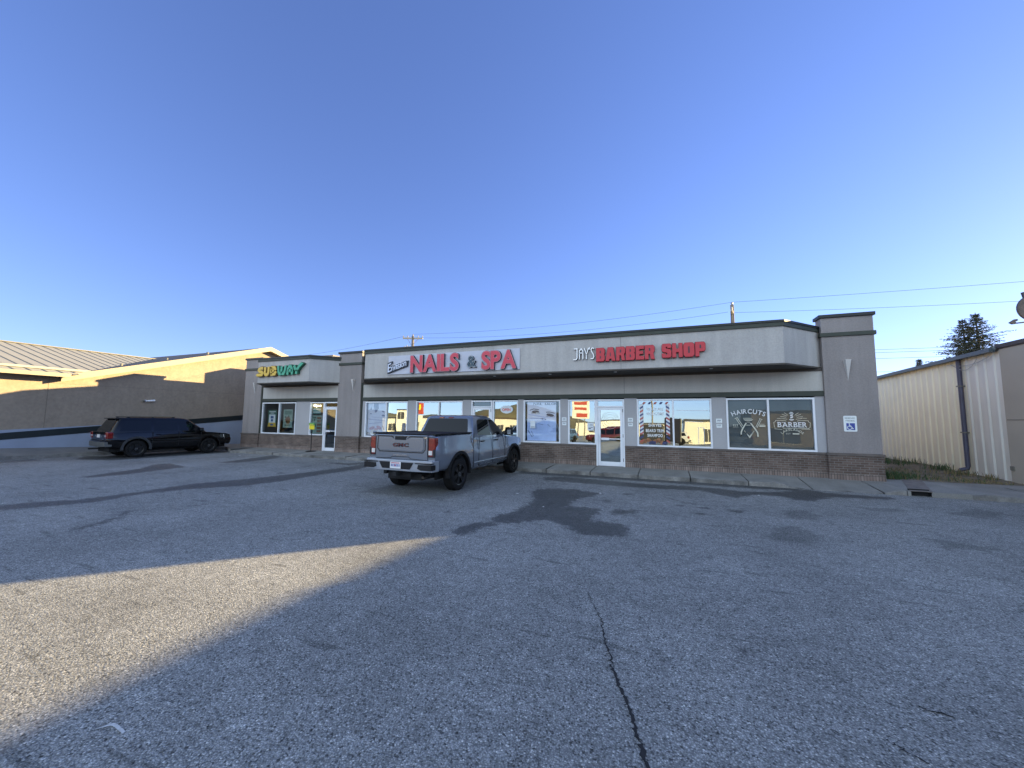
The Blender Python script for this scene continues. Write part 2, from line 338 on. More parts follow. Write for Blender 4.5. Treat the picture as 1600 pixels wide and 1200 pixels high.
def ground():
    xs = np.concatenate([[-900, -400, -200, -100, -60, -40], np.arange(-26, 10.01, .08), [14, 20, 40, 80, 200, 400, 900]])
    ys = np.concatenate([[-900, -400, -200, -100, -60, -30, -12, -5], np.arange(-1, 15.01, .08), [20, 40, 80, 200, 400, 900]])
    X, Y = np.meshgrid(xs, ys); nx, ny = len(xs), len(ys)
    wet = np.full(X.shape, -1.0); fa = np.full(X.shape, -1.0)
    for P in WET: wet = np.maximum(wet, sdf(P, X, Y))
    for P in FAINT: fa = np.maximum(fa, sdf(P, X, Y))
    rnd = random.Random(3)
    for (sx, sy) in SPOTS:
        r_ = rnd.uniform(.06, .13) if sy > 8 else (rnd.uniform(.02, .05) if sy > 5 else rnd.uniform(.008, .022))
        wet = np.maximum(wet, (r_-np.hypot((X-sx)/rnd.uniform(.9, 1.6), Y-sy)))
    # gentle unevenness of an old lot
    Z = np.zeros(X.shape)
    me = bpy.data.meshes.new('parking_lot')
    V = np.stack([X.ravel(), Y.ravel(), Z.ravel()], 1)
    I = np.arange(nx*ny).reshape(ny, nx)
    F = np.stack([I[:-1, :-1].ravel(), I[:-1, 1:].ravel(), I[1:, 1:].ravel(), I[1:, :-1].ravel()], 1)
    me.vertices.add(len(V)); me.vertices.foreach_set('co', V.ravel().astype(np.float32))
    me.loops.add(F.size); me.loops.foreach_set('vertex_index', F.ravel().astype(np.int32))
    me.polygons.add(len(F)); me.polygons.foreach_set('loop_start', np.arange(0, F.size, 4, dtype=np.int32))
    me.update(calc_edges=True); me.validate()
    for nm, A in (('wet', wet), ('faint', fa)):
        at = me.attributes.new(nm, 'FLOAT', 'POINT'); at.data.foreach_set('value', np.clip(A, -1, 1).ravel().astype(np.float32))
    o = bpy.data.objects.new('parking_lot', me); col.objects.link(o); structure(o)
    m = bpy.data.materials.new('asphalt'); m.use_nodes = True; N, L = nodes(m); p = N['Principled BSDF']
    tc = N.new('ShaderNodeTexCoord')
    def noise(sc, det=4, rough=.5):
        n = N.new('ShaderNodeTexNoise'); n.inputs['Scale'].default_value = sc; n.inputs['Detail'].default_value = det; n.inputs['Roughness'].default_value = rough
        L.new(tc.outputs['Object'], n.inputs['Vector']); return n.outputs[0]
    def rng(v, a, b, c, d, smooth=False):
        q = N.new('ShaderNodeMapRange'); q.inputs['From Min'].default_value = a; q.inputs['From Max'].default_value = b
        q.inputs['To Min'].default_value = c; q.inputs['To Max'].default_value = d
        if smooth: q.interpolation_type = 'SMOOTHSTEP'
        L.new(v, q.inputs['Value']); return q.outputs[0]
    def math_(op, a, b):
        q = N.new('ShaderNodeMath'); q.operation = op
        for k, v in enumerate((a, b)):
            if isinstance(v, (int, float)): q.inputs[k].default_value = v
            else: L.new(v, q.inputs[k])
        return q.outputs[0]
    vo = N.new('ShaderNodeTexVoronoi'); vo.inputs['Scale'].default_value = 90; L.new(tc.outputs['Object'], vo.inputs['Vector'])
    sepc = N.new('ShaderNodeSeparateColor'); L.new(vo.outputs['Color'], sepc.inputs[0])
    rampn = N.new('ShaderNodeValToRGB'); L.new(sepc.outputs[0], rampn.inputs[0])
    e = rampn.color_ramp.elements; e[0].position = 0; e[0].color = (.09, .092, .092, 1); e[1].position = 1; e[1].color = (.68, .68, .66, 1)
    for pos, c in ((.18, (.275, .282, .28)), (.6, (.345, .354, .35)), (.92, (.41, .418, .415))):
        k = e.new(pos); k.color = (*c, 1)
    gap_ = rng(vo.outputs['Distance'], .25, .6, 1.0, .55)
    f1 = rng(noise(.5, 6, .6), .3, .7, .78, 1.2); f2 = rng(noise(6, 6, .65), .3, .7, .82, 1.18); f3 = rng(noise(28, 3), .3, .7, .85, 1.15)
    fac = math_('MULTIPLY', math_('MULTIPLY', f1, f2), math_('MULTIPLY', f3, gap_))
    def mask(attr, amp, lo, hi):
        a = N.new('ShaderNodeAttribute'); a.attribute_name = attr
        v = math_('ADD', a.outputs['Fac'], rng(noise(6.5, 9, .78), .25, .75, -amp, amp))
        return rng(v, lo, hi, 0, 1, True)
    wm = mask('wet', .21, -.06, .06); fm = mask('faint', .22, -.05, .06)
    # small dark pocks and thin streaks scattered over the lot
    mp = N.new('ShaderNodeMapping'); mp.inputs['Scale'].default_value = (.3, 2.2, 1); mp.inputs['Rotation'].default_value = (0, 0, R(-18)); L.new(tc.outputs['Object'], mp.inputs[0])
    ns = N.new('ShaderNodeTexNoise'); ns.inputs['Scale'].default_value = 2.6; ns.inputs['Detail'].default_value = 7; ns.inputs['Roughness'].default_value = .62; L.new(mp.outputs[0], ns.inputs['Vector'])
    sm = rng(ns.outputs[0], .605, .66, 0, 1, True)
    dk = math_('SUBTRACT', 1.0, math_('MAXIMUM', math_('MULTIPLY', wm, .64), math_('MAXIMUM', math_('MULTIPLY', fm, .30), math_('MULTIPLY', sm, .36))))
    v2 = N.new('ShaderNodeTexVoronoi'); v2.inputs['Scale'].default_value = 42; L.new(tc.outputs['Object'], v2.inputs['Vector'])
    s2 = N.new('ShaderNodeSeparateColor'); L.new(v2.outputs['Color'], s2.inputs[0])
    pit = math_('MULTIPLY', rng(s2.outputs[1], .10, .13, 1, 0), rng(v2.outputs['Distance'], .28, .42, 1, 0))
    fac = math_('MULTIPLY', math_('MULTIPLY', fac, rng(pit, 0, 1, 1, .35)), dk)
    sc = N.new('ShaderNodeVectorMath'); sc.operation = 'SCALE'; L.new(rampn.outputs[0], sc.inputs[0]); L.new(fac, sc.inputs['Scale'])
    L.new(sc.outputs[0], p.inputs['Base Color'])
    L.new(rng(wm, 0, 1, .88, .62), p.inputs['Roughness'])
    p.inputs['Specular IOR Level'].default_value = .35
    b = N.new('ShaderNodeBump'); b.inputs['Strength'].default_value = .7; b.inputs['Distance'].default_value = .009
    h = math_('ADD', math_('MULTIPLY', vo.outputs['Distance'], -1.0), math_('MULTIPLY', noise(55, 5, .65), 2.2))
    L.new(h, b.inputs['Height']); L.new(b.outputs[0], p.inputs['Normal'])
    me.materials.append(m)
    return o
ground()
# long crack in the foreground
M_crack = mat('crack_dark', (.018, .018, .02), .95, var=.3, vs=20)
def crack(name, pts, wd, seed, parent=None):
    rn = random.Random(seed); mb = MB(); P = []
    for (a, b) in zip(pts, pts[1:]):
        for k in range(6):
            t = k/6; P.append((a[0]+(b[0]-a[0])*t+rn.gauss(0, .008), a[1]+(b[1]-a[1])*t+rn.gauss(0, .006)))
    Lr = []
    for i, q in enumerate(P):
        u = i/len(P); ww = wd*(.15+.85*min(1, u*1.6))*rn.uniform(.35, 1.35); Lr.append((q[0]-ww/2, q[0]+ww/2, q[1]))
    for a, b in zip(Lr, Lr[1:]):
        mb.face([(a[0], a[2], .004), (b[0], b[2], .004), (b[1], b[2], .004), (a[1], a[2], .004)])
    for i in range(0, len(P)-4, 3):
        x, y = P[i]; s_ = rn.choice((-1, 1)); l = rn.uniform(.01, .045)
        mb.face([(x, y-.006, .0045), (x+s_*l, y+rn.uniform(-.02, .02), .0045), (x, y+.006, .0045)])
    return structure(mb.build(name, M_crack))
crack('asphalt_crack', CRACK, .026, 4)
for k, (L_, w_) in enumerate((([(1.46, 3.49), (1.51, 3.45), (1.56, 3.46), (1.62, 3.43)], .03), ([(2.65, 5.23), (2.72, 5.18), (2.85, 5.15)], .016), ([(1.14, 3.06), (1.2, 3.01), (1.27, 2.93)], .014), ([(-2.46, 7.75), (-1.73, 7.78), (-.99, 7.78), (-.41, 7.73)], .03),
    ([(-.23, 10.21), (.19, 9.77), (.69, 9.5), (1.32, 9.65)], .05), ([(-9.08, 5.06), (-8.87, 5.42), (-8.21, 5.66)], .05), ([(1.32, 5.59), (1.67, 5.55), (2.17, 5.82)], .014), ([(3.3, 8.0), (3.9, 7.7), (4.6, 7.75), (5.2, 7.4)], .035), ([(-7.6, 4.3), (-7.0, 4.9), (-6.2, 5.2)], .025))):
    crack('asphalt_crack', L_, w_, 20+k)
# worn fleck of white paint
mb = MB(); P3 = [(-3.157, 1.346), (-3.128, 1.405), (-3.116, 1.417), (-3.08, 1.42), (-2.971, 1.409), (-2.965, 1.392), (-3.085, 1.402), (-3.109, 1.397)]
mb.face([(x, y, .005) for x, y in P3]); o = mb.build('painted_mark', mat('worn_paint', (.50, .51, .51), .8, var=.3, vs=40)); structure(o)

# ------------------------------------------------------------------ pavements
def curbwalk():
    rn = random.Random(11); mb = MB()
    joints = [-20.4+1.5*k for k in range(21)]+[11.0]
    def fz(x):            # height of the kerb edge, dropped at the ramp
        z = .125
        if 2.7 < x < 5.6:
            t = min(1, max(0, (x-2.75)/.7)) if x < 4 else min(1, max(0, (5.55-x)/.6))
            z = .125-(.105*t*t*(3-2*t))
        return z
    for j0, j1 in zip(joints, joints[1:]):
        a, b = j0+.013, j1-.013
        if b < 6.75 and j0 > 5.5: continue
        if j0 < 6.75 < j1: a = 6.75
        n = max(2, int((b-a)/.14)); xs = [a+(b-a)*k/n for k in range(n+1)]
        yb = [(14.30 if x < 5.66 else 14.62+.09*(x-6)) for x in xs]
        if j0 < 5.6 < j1: xs = [x for x in xs if x <= 5.66]; yb = [14.30]*len(xs)
        jy = [12.9+rn.gauss(0, .014)+(rn.random() < .08)*.04 for _ in xs]; jz = [fz(x)+rn.gauss(0, .007)-(rn.random() < .08)*.025 for x in xs]
        for k in range(len(xs)-1):
            x0, x1 = xs[k], xs[k+1]
            zb = .1725
            mb.cur = 0
            mb.face([(x0, jy[k]+.02, jz[k]), (x1, jy[k+1]+.02, jz[k+1]), (x1, yb[k+1], zb), (x0, yb[k], zb)])
            mb.cur = 1
            mb.face([(x0, jy[k]-.015, -.02), (x1, jy[k+1]-.015, -.02), (x1, jy[k+1]-.008, jz[k+1]-.022), (x0, jy[k]-.008, jz[k]-.022)])
            mb.face([(x0, jy[k]-.008, jz[k]-.022), (x1, jy[k+1]-.008, jz[k+1]-.022), (x1, jy[k+1]+.02, jz[k+1]), (x0, jy[k]+.02, jz[k])])
        mb.cur = 1
        for x in (a, xs[-1]):
            mb.face([(x, 12.89, -.02), (x, 14.3, -.02), (x, 14.3, .17), (x, 12.92, fz(x))])
    o = mb.build('pavement', [M_conc, M_curb]); structure(o)
    # left pavement, sloping up beside the neighbour's wall
    mb = MB()
    edge = [(-24.9, -6), (-24.6, 2.0), (-24.35, 5.5), (-24.05, 8.0), (-23.75, 10.5), (-23.5, 12.6), (-23.1, 13.45), (-22.3, 13.8), (-21.6, 13.55), (-20.9, 13.1), (-20.4, 12.9)]
    E_ = []
    for a, b in zip(edge, edge[1:]):
        n = max(2, int(math.dist(a, b)/.3)); E_ += [(a[0]+(b[0]-a[0])*k/n, a[1]+(b[1]-a[1])*k/n) for k in range(n)]
    E_.append(edge[-1])
    wz = lambda y: max(.06, .44-.04*(y-6.9)) if y > 2 else .62
    B_ = [(-25.08, y, wz(y)) if x < -23.3 else None for x, y in E_]
    zt = [.16+rn.gauss(0, .005) for _ in E_]
    for k in range(len(E_)-1):
        (x0, y0), (x1, y1) = E_[k], E_[k+1]
        mb.cur = 1
        mb.face([(x0, y0, -.02), (x1, y1, -.02), (x1, y1, zt[k+1]), (x0, y0, zt[k])])
        mb.cur = 0
        if B_[k] and B_[k+1]:
            mb.face([(x0, y0, zt[k]), (x1, y1, zt[k+1]), B_[k+1], B_[k]])
        else:
            mb.face([(x0, y0, zt[k]), (x1, y1, zt[k+1]), (x1 if x1 > -21.7 else -21.75, 14.6, .17), (x0 if x0 > -21.7 else -21.8-.001*k, 14.62, .165)])
    mb.face([(-23.5, 12.6, .16), (-23.1, 13.45, .16), (-21.75, 14.62, .165), (-21.75, 18, .1), (-25.08, 18, .06), (-25.08, 12.6, .2)])
    structure(mb.build('pavement', [mat('concrete_left', (.17, .165, .15), .92, var=.22, vs=1.6, bump=.4, bs=70, fine=.15), M_curb]))
curbwalk()
# ground strip between the two buildings
M_dirt = mat('dirt', (.15, .125, .085), .95, var=.4, vs=2.5, bump=.6, bs=25, fine=.3)
mb = MB()
nx_, ny_ = 12, 30
def strip_z(u, v): return .15+.03*math.sin(7*u+3*v)+.02*math.sin(17*v)
for i in range(nx_):
    for j in range(ny_):
        pts = []
        for (a, b) in ((i, j), (i+1, j), (i+1, j+1), (i, j+1)):
            u, v = a/nx_, b/ny_; pts.append((5.6+u*4.0, 14.62+.09*max(0, u*4-.4)+v*12, strip_z(u, v)-.05*(v > .999)))
        mb.face(pts)
structure(mb.build('dirt_strip', M_dirt, smooth=60))

# scraps of litter
M_paper = mat('paper_scrap', (.72, .72, .70), .8)
for k, (x, y, s_, lab) in enumerate(((-3.45, 9.0, .035, 'tiny white paper scrap on asphalt just left of the big dark stain'), (-2.45, 7.9, .03, 'tiny white paper scrap lying in the middle of the big dark stain'), (-1.6, 9.9, .03, 'tiny white paper scrap at the top right tip of the big dark stain'), (2.05, 11.3, .04, 'small white paper scrap on the damp strip in front of the dark barber windows'), (-18.3, 12.0, .05, 'small white paper scrap by the kerb in front of the sandwich shop'))):
    mb = MB(); rq = random.Random(k)
    P_ = [(x+s_*math.cos(a)*rq.uniform(.6, 1.3), y+s_*math.sin(a)*rq.uniform(.6, 1.3), .004+rq.uniform(0, .012)) for a in (0, 1.1, 2.2, 3.3, 4.4, 5.4)]
    for i in range(6): mb.face([P_[i], P_[(i+1) % 6], (x, y, .022)])
    tag(mb.build('paper_scrap', M_paper), lab, 'litter', 'paper scraps on the lot')
# ------------------------------------------------------------------ the strip mall
YF = 14.31
mall = thing('strip_mall', 'long low grey stucco strip mall with brown brick base and dark green trim', 'building', (-8, YF, 0))
SZ = .1725
def bx(name, m, *b, bevel=0, parent=None, label=None):
    o = None
    for q in (b if isinstance(b[0], (tuple, list)) else [b]):
        mb = MB(); mb.box(*q); o = mb.build(name, m, parent or mall, bevel=bevel, label=label)
    return o
# openings: (x0, x1, bottom)
SUBW = [(-20.27, -17.74, .92), (-16.76, -15.80, .92), (-15.79, -14.86, SZ)]
MAIN = [(-13.2, -10.78, .92), (-10.34, -7.98, .92), (-7.57, -6.61, SZ), (-6.60, -5.49, .92), (-5.26, -3.77, .92), (-3.47, -2.425, .92), (-2.42, -1.42, SZ), (-1.0, 1.365, .92), (1.785, 4.165, .92)]
ZT = 2.567
def wallrun(x0, x1, ops):
    # piers, brick base and ledge between the openings
    xs = x0
    for (a, b, zb) in ops+[(x1, x1, 0)]:
        if a-xs > .02: bx('pier_wall', M_pier, xs, a, YF, YF+.22, .92, ZT+.04)
        xs = b
    doors = [(a, b) for a, b, zb in ops if zb < .5]; xs = x0
    for a, b in doors+[(x1, x1)]:
        if a-xs > .03:
            bx('brick_base', M_brick, xs, a, YF-.02, YF+.22, SZ+.158, .852); bx('soldier_course', M_soldier, xs, a, YF-.024, YF+.22, 0.0, SZ+.158); bx('brick_ledge', M_ledge, xs, a, YF-.045, YF+.22, .852, .92, bevel=.006)
        xs = b
wallrun(-20.4, -14.86, SUBW); wallrun(-13.44, 4.4, MAIN)
for (x0, x1, ff) in ((-20.4, -14.86, 0), (-13.44, 4.4, 1)):
    bx('green_band', M_green, x0, x1, YF-.045, YF+.22, ZT+.04, 2.766, bevel=.005)
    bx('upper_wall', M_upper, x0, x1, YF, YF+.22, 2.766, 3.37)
    bx('dark_strip', M_soffit, x0, x1, YF-.02, YF+.22, 3.37, 3.47)  # dark brown strip where the wall meets the soffit
# expansion joint in upper wall
bx('wall_joint', M_dark, -1.42, -1.41, YF-.003, YF+.01, 2.77, 3.36)
# projecting fascias: trapezoid in plan, front edge from a to b
def fascia(x0, x1, xa, xb, p):
    plan = [(x0, YF+.1), (xa, YF-p), (xb, YF-p), (x1, YF+.1)]
    def ring(off, z): return [(x0-off, YF+.1, z), (xa-off*.4, YF-p-off, z), (xb+off*.4, YF-p-off, z), (x1+off, YF+.1, z)]
    def band(name, m, off, z0, z1, bev=0):
        mb = MB(); a, b = ring(off, z0), ring(off, z1)
        for k in range(3): mb.face([a[k], a[k+1], b[k+1], b[k]])
        mb.face(b); mb.face(list(reversed(a))); mb.face([a[3], a[0], b[0], b[3]])
        return mb.build(name, m, mall, bevel=bev)
    band('fascia', M_stucco, 0, 3.50, 4.57)
    band('fascia_foot', M_soffit, .012, 3.452, 3.50)
    band('fascia_band', M_green, .045, 4.57, 4.685, .006)
    band('fascia_cap', M_cap, .065, 4.685, 4.755, .004)
fascia(-20.38, -14.62, -19.2, -15.67, 1.1)
fascia(-13.44, 4.4, -12.12, 3.145, 1.3)
bx('wall_joint', M_dark, -9.17, -9.162, YF-1.303, YF-1.29, 3.5, 3.7)
bx('wall_joint', M_dark, -1.38, -1.372, YF-1.303, YF-1.29, 3.5, 4.57)
# small conduit heads on the fascia edge
# pillars
def pillar(x0, x1, top, y0, cornice, dp=.34):
    b = MB(); b.box(x0, x1, y0, YF+dp, .92, top-.1)
    pl = b.build('stucco_pillar', M_taupe, mall, bevel=.012)
    bx('pillar_brick', M_brick, x0-.015, x1+.015, y0-.02, YF+dp-.05, SZ+.158, .852, parent=pl)
    bx('pillar_soldier_course', M_soldier, x0-.02, x1+.02, y0-.025, YF+dp-.05, 0, SZ+.158, parent=pl)
    bx('pillar_ledge', M_ledge, x0-.04, x1+.04, y0-.045, YF+dp-.05, .852, .92, bevel=.008, parent=pl)
    bx('pillar_band', M_green, x0-.045, x1+.045, y0-.045, YF+dp, cornice-.07, cornice+.05, bevel=.012, parent=pl)
    bx('pillar_cap', M_cap, x0-.05, x1+.05, y0-.05, YF+dp+.05, top-.1, top, bevel=.01, parent=pl)
    return pl
pillar(-21.72, -20.38, 5.03, YF-.06, 4.4, 1.2)
pillar(-14.86, -13.44, 5.0, YF-.10, 4.4)
pillar(4.40, 5.66, 5.07, YF-.10, 4.46)
bx('down_trim', M_green, (-20.40, -20.30, YF-.05, YF, .93, 3.46), (-13.47, -13.38, YF-.05, YF, .93, 3.46))
# parapets, roof, side and rear walls
bx('side_wall', M_taupe, (-21.7, -21.45, YF+1.2, 18.85, 0, 4.85), (-21.7, -21.45, 18.85, 27, 0, 4.9), (5.4, 5.65, YF+.34, 27, 0, 4.3), (-21.45, 5.4, 26.75, 27, 0, 4.3))
bx('rear_pillar', M_taupe, -21.72, -20.3, 18.85, 20.6, 0.0, 5.9)  # unseen block, sized from the stepped shadow on the neighbour's wall
bx('roof', M_roofing, -21.45, 5.4, YF+.22, 26.75, 4.1, 4.2)
bx('parapet', M_stucco, (-20.38, -14.86, YF+.1, YF+.3, 3.47, 4.7), (-13.44, 4.4, YF+.1, YF+.3, 3.47, 4.7))
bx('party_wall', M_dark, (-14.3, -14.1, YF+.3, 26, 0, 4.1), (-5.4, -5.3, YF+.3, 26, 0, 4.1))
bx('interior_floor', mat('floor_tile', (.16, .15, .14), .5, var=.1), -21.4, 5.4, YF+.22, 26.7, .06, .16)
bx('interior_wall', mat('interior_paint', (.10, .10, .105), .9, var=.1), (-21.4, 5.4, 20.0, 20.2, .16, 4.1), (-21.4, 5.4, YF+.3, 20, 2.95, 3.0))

# windows
def window(x0, x1, z0, z1, mull, glasses, frame=.055, name='storefront_window', tilt=.9, darkmull=False):
    mb = MB(); y0, y1 = YF-.012, YF+.09
    mb.box(x0, x1, y0, y1, z0, z0+frame); mb.box(x0, x1, y0, y1, z1-frame, z1)
    edges = [x0]+list(mull)+[x1]
    mb.box(x0, x0+frame, y0, y1, z0+frame, z1-frame); mb.box(x1-frame, x1, y0, y1, z0+frame, z1-frame)
    for m_ in mull: mb.box(m_-.028, m_+.028, y0+.003, y1, z0+frame, z1-frame)
    wn = mb.build(name, M_white, mall, bevel=.004)
    for k, (a, b) in enumerate(zip(edges, edges[1:])):
        g = glasses[k % len(glasses)]
        a2 = a+(frame if k == 0 else .028); b2 = b-(frame if k == len(edges)-2 else .028)
        pane(a2, b2, z0+frame, z1-frame, g, wn, tilt+(k % 2)*.12)
    return wn
def pane(a, b, z0, z1, g, parent, tilt):
    gm = MB(); t = math.tan(R(tilt))*(z1-z0); yc = YF+.045
    gm.face([(a, yc-t/2, z0), (b, yc-t/2, z0), (b, yc+t/2, z1), (a, yc+t/2, z1)])
    return gm.build('glass', g, parent)
window(-20.27, -17.74, .92, ZT, [-18.98], [M_glass_dim])
window(-16.76, -15.80, .92, ZT, [], [glassmat('glass_sub', .22)], tilt=1.0)
window(-13.2, -10.78, .92, ZT, [-11.98], [M_glass_mid, M_glass_sky])
window(-10.34, -7.98, .92, ZT, [-9.16], [M_glass_sky])
window(-6.60, -5.49, .92, ZT, [], [M_glass_sky])
window(-5.26, -3.77, .92, ZT, [], [glassmat('glass_poster', .13, tint=(.96, .97, .97))])
window(-3.47, -2.425, .92, ZT, [], [M_glass_sky])
window(-1.0, 1.365, .92, ZT, [.185], [M_glass_sky])
window(1.785, 4.165, .92, ZT, [2.955], [M_glass_dim])
def door(x0, x1, g, gt, hinge_right=True, tilt=.9):
    mb = MB(); y0, y1 = YF-.03, YF+.09; f = .06
    mb.box(x0, x0+f, y0, y1, SZ, ZT); mb.box(x1-f, x1, y0, y1, SZ, ZT); mb.box(x0+f, x1-f, y0, y1, ZT-f, ZT); mb.box(x0+f, x1-f, y0, y1, 2.28, 2.33)
    d = mb.build('glass_door', M_white, mall, bevel=.004)
    pane(x0+f, x1-f, 2.33, ZT-f, gt, d, tilt)
    lf = MB(); a, b = x0+f+.008, x1-f-.008; yl = YF-.02; s_ = .085
    lf.box(a, a+s_, yl, YF+.03, SZ+.012, 2.272); lf.box(b-s_, b, yl, YF+.03, SZ+.012, 2.272); lf.box(a+s_, b-s_, yl, YF+.03, 2.19, 2.272); lf.box(a+s_, b-s_, yl, YF+.03, SZ+.012, SZ+.16)
    lf.build('door_leaf', M_white, d, bevel=.004)
    gm = MB(); t = math.tan(R(tilt))*1.8; yc = YF+.008
    gm.face([(a+s_, yc-t/2*.6, SZ+.16), (b-s_, yc-t/2*.6, SZ+.16), (b-s_, yc+t/2, 2.19), (a+s_, yc+t/2, 2.19)]); gm.build('glass', g, d)
    h = MB(); hx = a+.04 if hinge_right else b-.04
    h.tube([(hx, yl, 1.0), (hx, yl-.06, 1.0), (hx, yl-.06, 1.3), (hx, yl, 1.3)], .013, 8); h.build('door_handle', M_white, d)
    pb = MB(); pb.box(a+s_, b-s_, YF-.012, YF-.004, 1.13, 1.16); pb.box(a+s_+.02, a+s_+.3, YF-.02, YF-.013, 1.10, 1.18); pb.build('push_bar', M_white, d)
    for z in (.35, 1.2, 2.1):
        hg = MB(); hg.box(b+.002, b+.02, yl-.012, yl+.01, z, z+.12); hg.build('hinge', M_black, d)
    return d
door(-15.79, -14.86, glassmat('glass_subdoor', .32), M_glass_dim)
door(-7.57, -6.61, M_glass_sky, M_glass_mid)
door(-2.42, -1.42, M_glass_door, M_glass_sky)
# wedge-shaped wall lights on the pillars
M_sconce = mat('sconce_grey', (.50, .48, .46), .6, var=.06)
def sconce(x, z0, z1, y0, wd, label):
    t = thing('wall_light', label, 'wall light', (x, y0, z1), 0, 'wedge wall lights on the pillars')
    mb = MB(); h = wd/2
    A = [(x-h, y0, z1), (x+h, y0, z1), (x, y0, z0)]; B = [(x-h*.72, y0-.12, z1), (x+h*.72, y0-.12, z1)]
    mb.face([A[0], B[0], A[2]]); mb.face([B[0], B[1], A[2]]); mb.face([B[1], A[1], A[2]]); mb.face([A[0], A[1], B[1], B[0]]); mb.face([A[0], A[2], A[1]])
    mb.build('wedge_shade', M_sconce, t)
    mb = MB(); mb.box(x-h*.6, x+h*.6, y0-.09, y0-.01, z1, z1+.006); mb.build('lamp_lens', mat('lens', (.5, .5, .48), .3), t)
sconce(4.98, 3.04, 3.67, YF-.1, .19, 'wedge wall light on the tall right pillar above the blue wheelchair sign')
sconce(-13.9, 3.04, 3.63, YF-.1, .17, 'wedge wall light on the middle pillar between the two shop fronts')
sconce(-20.86, 3.04, 3.65, YF-.06, .16, 'wedge wall light on the left end pillar near the black car')
# little vents under the fascia
for x, y in ((-10.2, YF-.9), (-6.1, YF-.95), (-3.9, YF-.95), (-1.6, YF-.95), (1.3, YF-.95)):
    mb = MB(); mb.lathe([(0.0, 3.44), (.05, 3.44), (.055, 3.452)], 14, 'z', (x, y, 0)); mb.build('soffit_light', M_white, mall)

# ------------------------------------------------------------------ shop signs
YS = YF-1.1; YM = YF-1.3
M_yel = mat('sign_yellow', (.62, .40, .03), .35, var=.03); M_grn = mat('sign_green', (.02, .30, .17), .35, var=.03); M_dgr = mat('sign_return', (.008, .09, .05), .4); M_dyl = mat('sign_return_y', (.16, .10, .02), .5)
sg = thing('shop_sign', 'yellow and green raised letter sign reading SUBWAY on the left fascia', 'shop sign', (-17.6, YS, 3.8))
def letter(parent, ch, x0, x1, z0, z1, y0, y1, mats, bold=.03, **kw):
    mb = MB(); put(mb, ch, x0, x1, z0, z1, y0, y1, bold, **kw)
    back = MB()
    o = mb.build('letter', mats[0], parent); return o
def chan(parent, ch, x0, x1, z0, z1, y0, y1, face, ret, bold, grow=.018, **kw):
    """channel letter: coloured face with a slightly larger can behind it"""
    mb = MB(); put(mb, ch, x0, x1, z0, z1, y0-.012, y0, bold, **kw); mb.cur = 1
    put(mb, ch, x0-grow, x1+grow, z0-grow, z1+grow, y0, y1, bold+.012, **kw)
    return mb.build('letter', [face, ret], parent)
zz0, zz1 = 3.815, 4.29
def poly_letter(strokes, face, ret, wd, extra=()):
    mb = MB()
    for k, (ww, a, b) in enumerate(((wd, YS-.15, YS-.137), (wd+.05, YS-.137, YS-.004))):
        mb.cur = k
        for s_ in strokes: mb.stroke(s_, ww, a+(.0), b)
        for e_ in extra:
            c = Vector((sum(q[0] for q in e_)/len(e_), sum(q[1] for q in e_)/len(e_))); g = 1 if k == 0 else 1.18
            mb.prism([tuple(c+(Vector(q)-c)*g) for q in e_], a-.001, b, 'y')
    return mb.build('letter', [face, ret], sg)
wd_ = .135
# S with its arrow pointing left
poly_letter([[(-18.66, 4.22), (-18.80, 4.225), (-18.93, 4.18), (-18.96, 4.12), (-18.88, 4.06), (-18.74, 4.03), (-18.68, 3.97), (-18.72, 3.90), (-18.82, 3.885), (-19.04, 3.885)]], M_yel, M_dyl, wd_, [[(-19.02, 3.80), (-18.98, 3.98), (-19.16, 3.885)]])
poly_letter([[(-18.51, 4.27), (-18.51, 3.97), (-18.46, 3.89), (-18.36, 3.885), (-18.29, 3.92), (-18.26, 3.99), (-18.26, 4.28)]], M_yel, M_dyl, wd_)
poly_letter([[(-18.05, 4.235), (-18.05, 3.885)], [(-18.10, 4.235), (-17.83, 4.225), (-17.78, 4.14), (-17.85, 4.075), (-18.05, 4.065)], [(-17.86, 4.06), (-17.76, 3.98), (-17.81, 3.895), (-18.10, 3.885)]], M_yel, M_dyl, wd_*.93)
poly_letter([[(-17.59, 4.29), (-17.54, 3.98), (-17.48, 3.89), (-17.39, 3.90), (-17.35, 3.99), (-17.34, 4.26)], [(-17.34, 4.0), (-17.29, 3.90), (-17.19, 3.895), (-17.13, 3.99), (-17.07, 4.30)]], M_grn, M_dgr, wd_*.92)
poly_letter([[(-16.93, 3.83), (-16.90, 4.12), (-16.82, 4.24), (-16.73, 4.24), (-16.65, 4.12), (-16.62, 3.84)], [(-16.90, 4.03), (-16.64, 4.03)]], M_grn, M_dgr, wd_*.92)
poly_letter([[(-16.50, 4.27), (-16.44, 4.12), (-16.34, 4.05), (-16.24, 4.12), (-16.15, 4.26)], [(-16.34, 4.05), (-16.34, 3.85)]], M_grn, M_dgr, wd_*.92, [[(-16.21, 4.22), (-16.10, 4.18), (-15.90, 4.34), (-16.04, 4.40), (-16.17, 4.32)]])
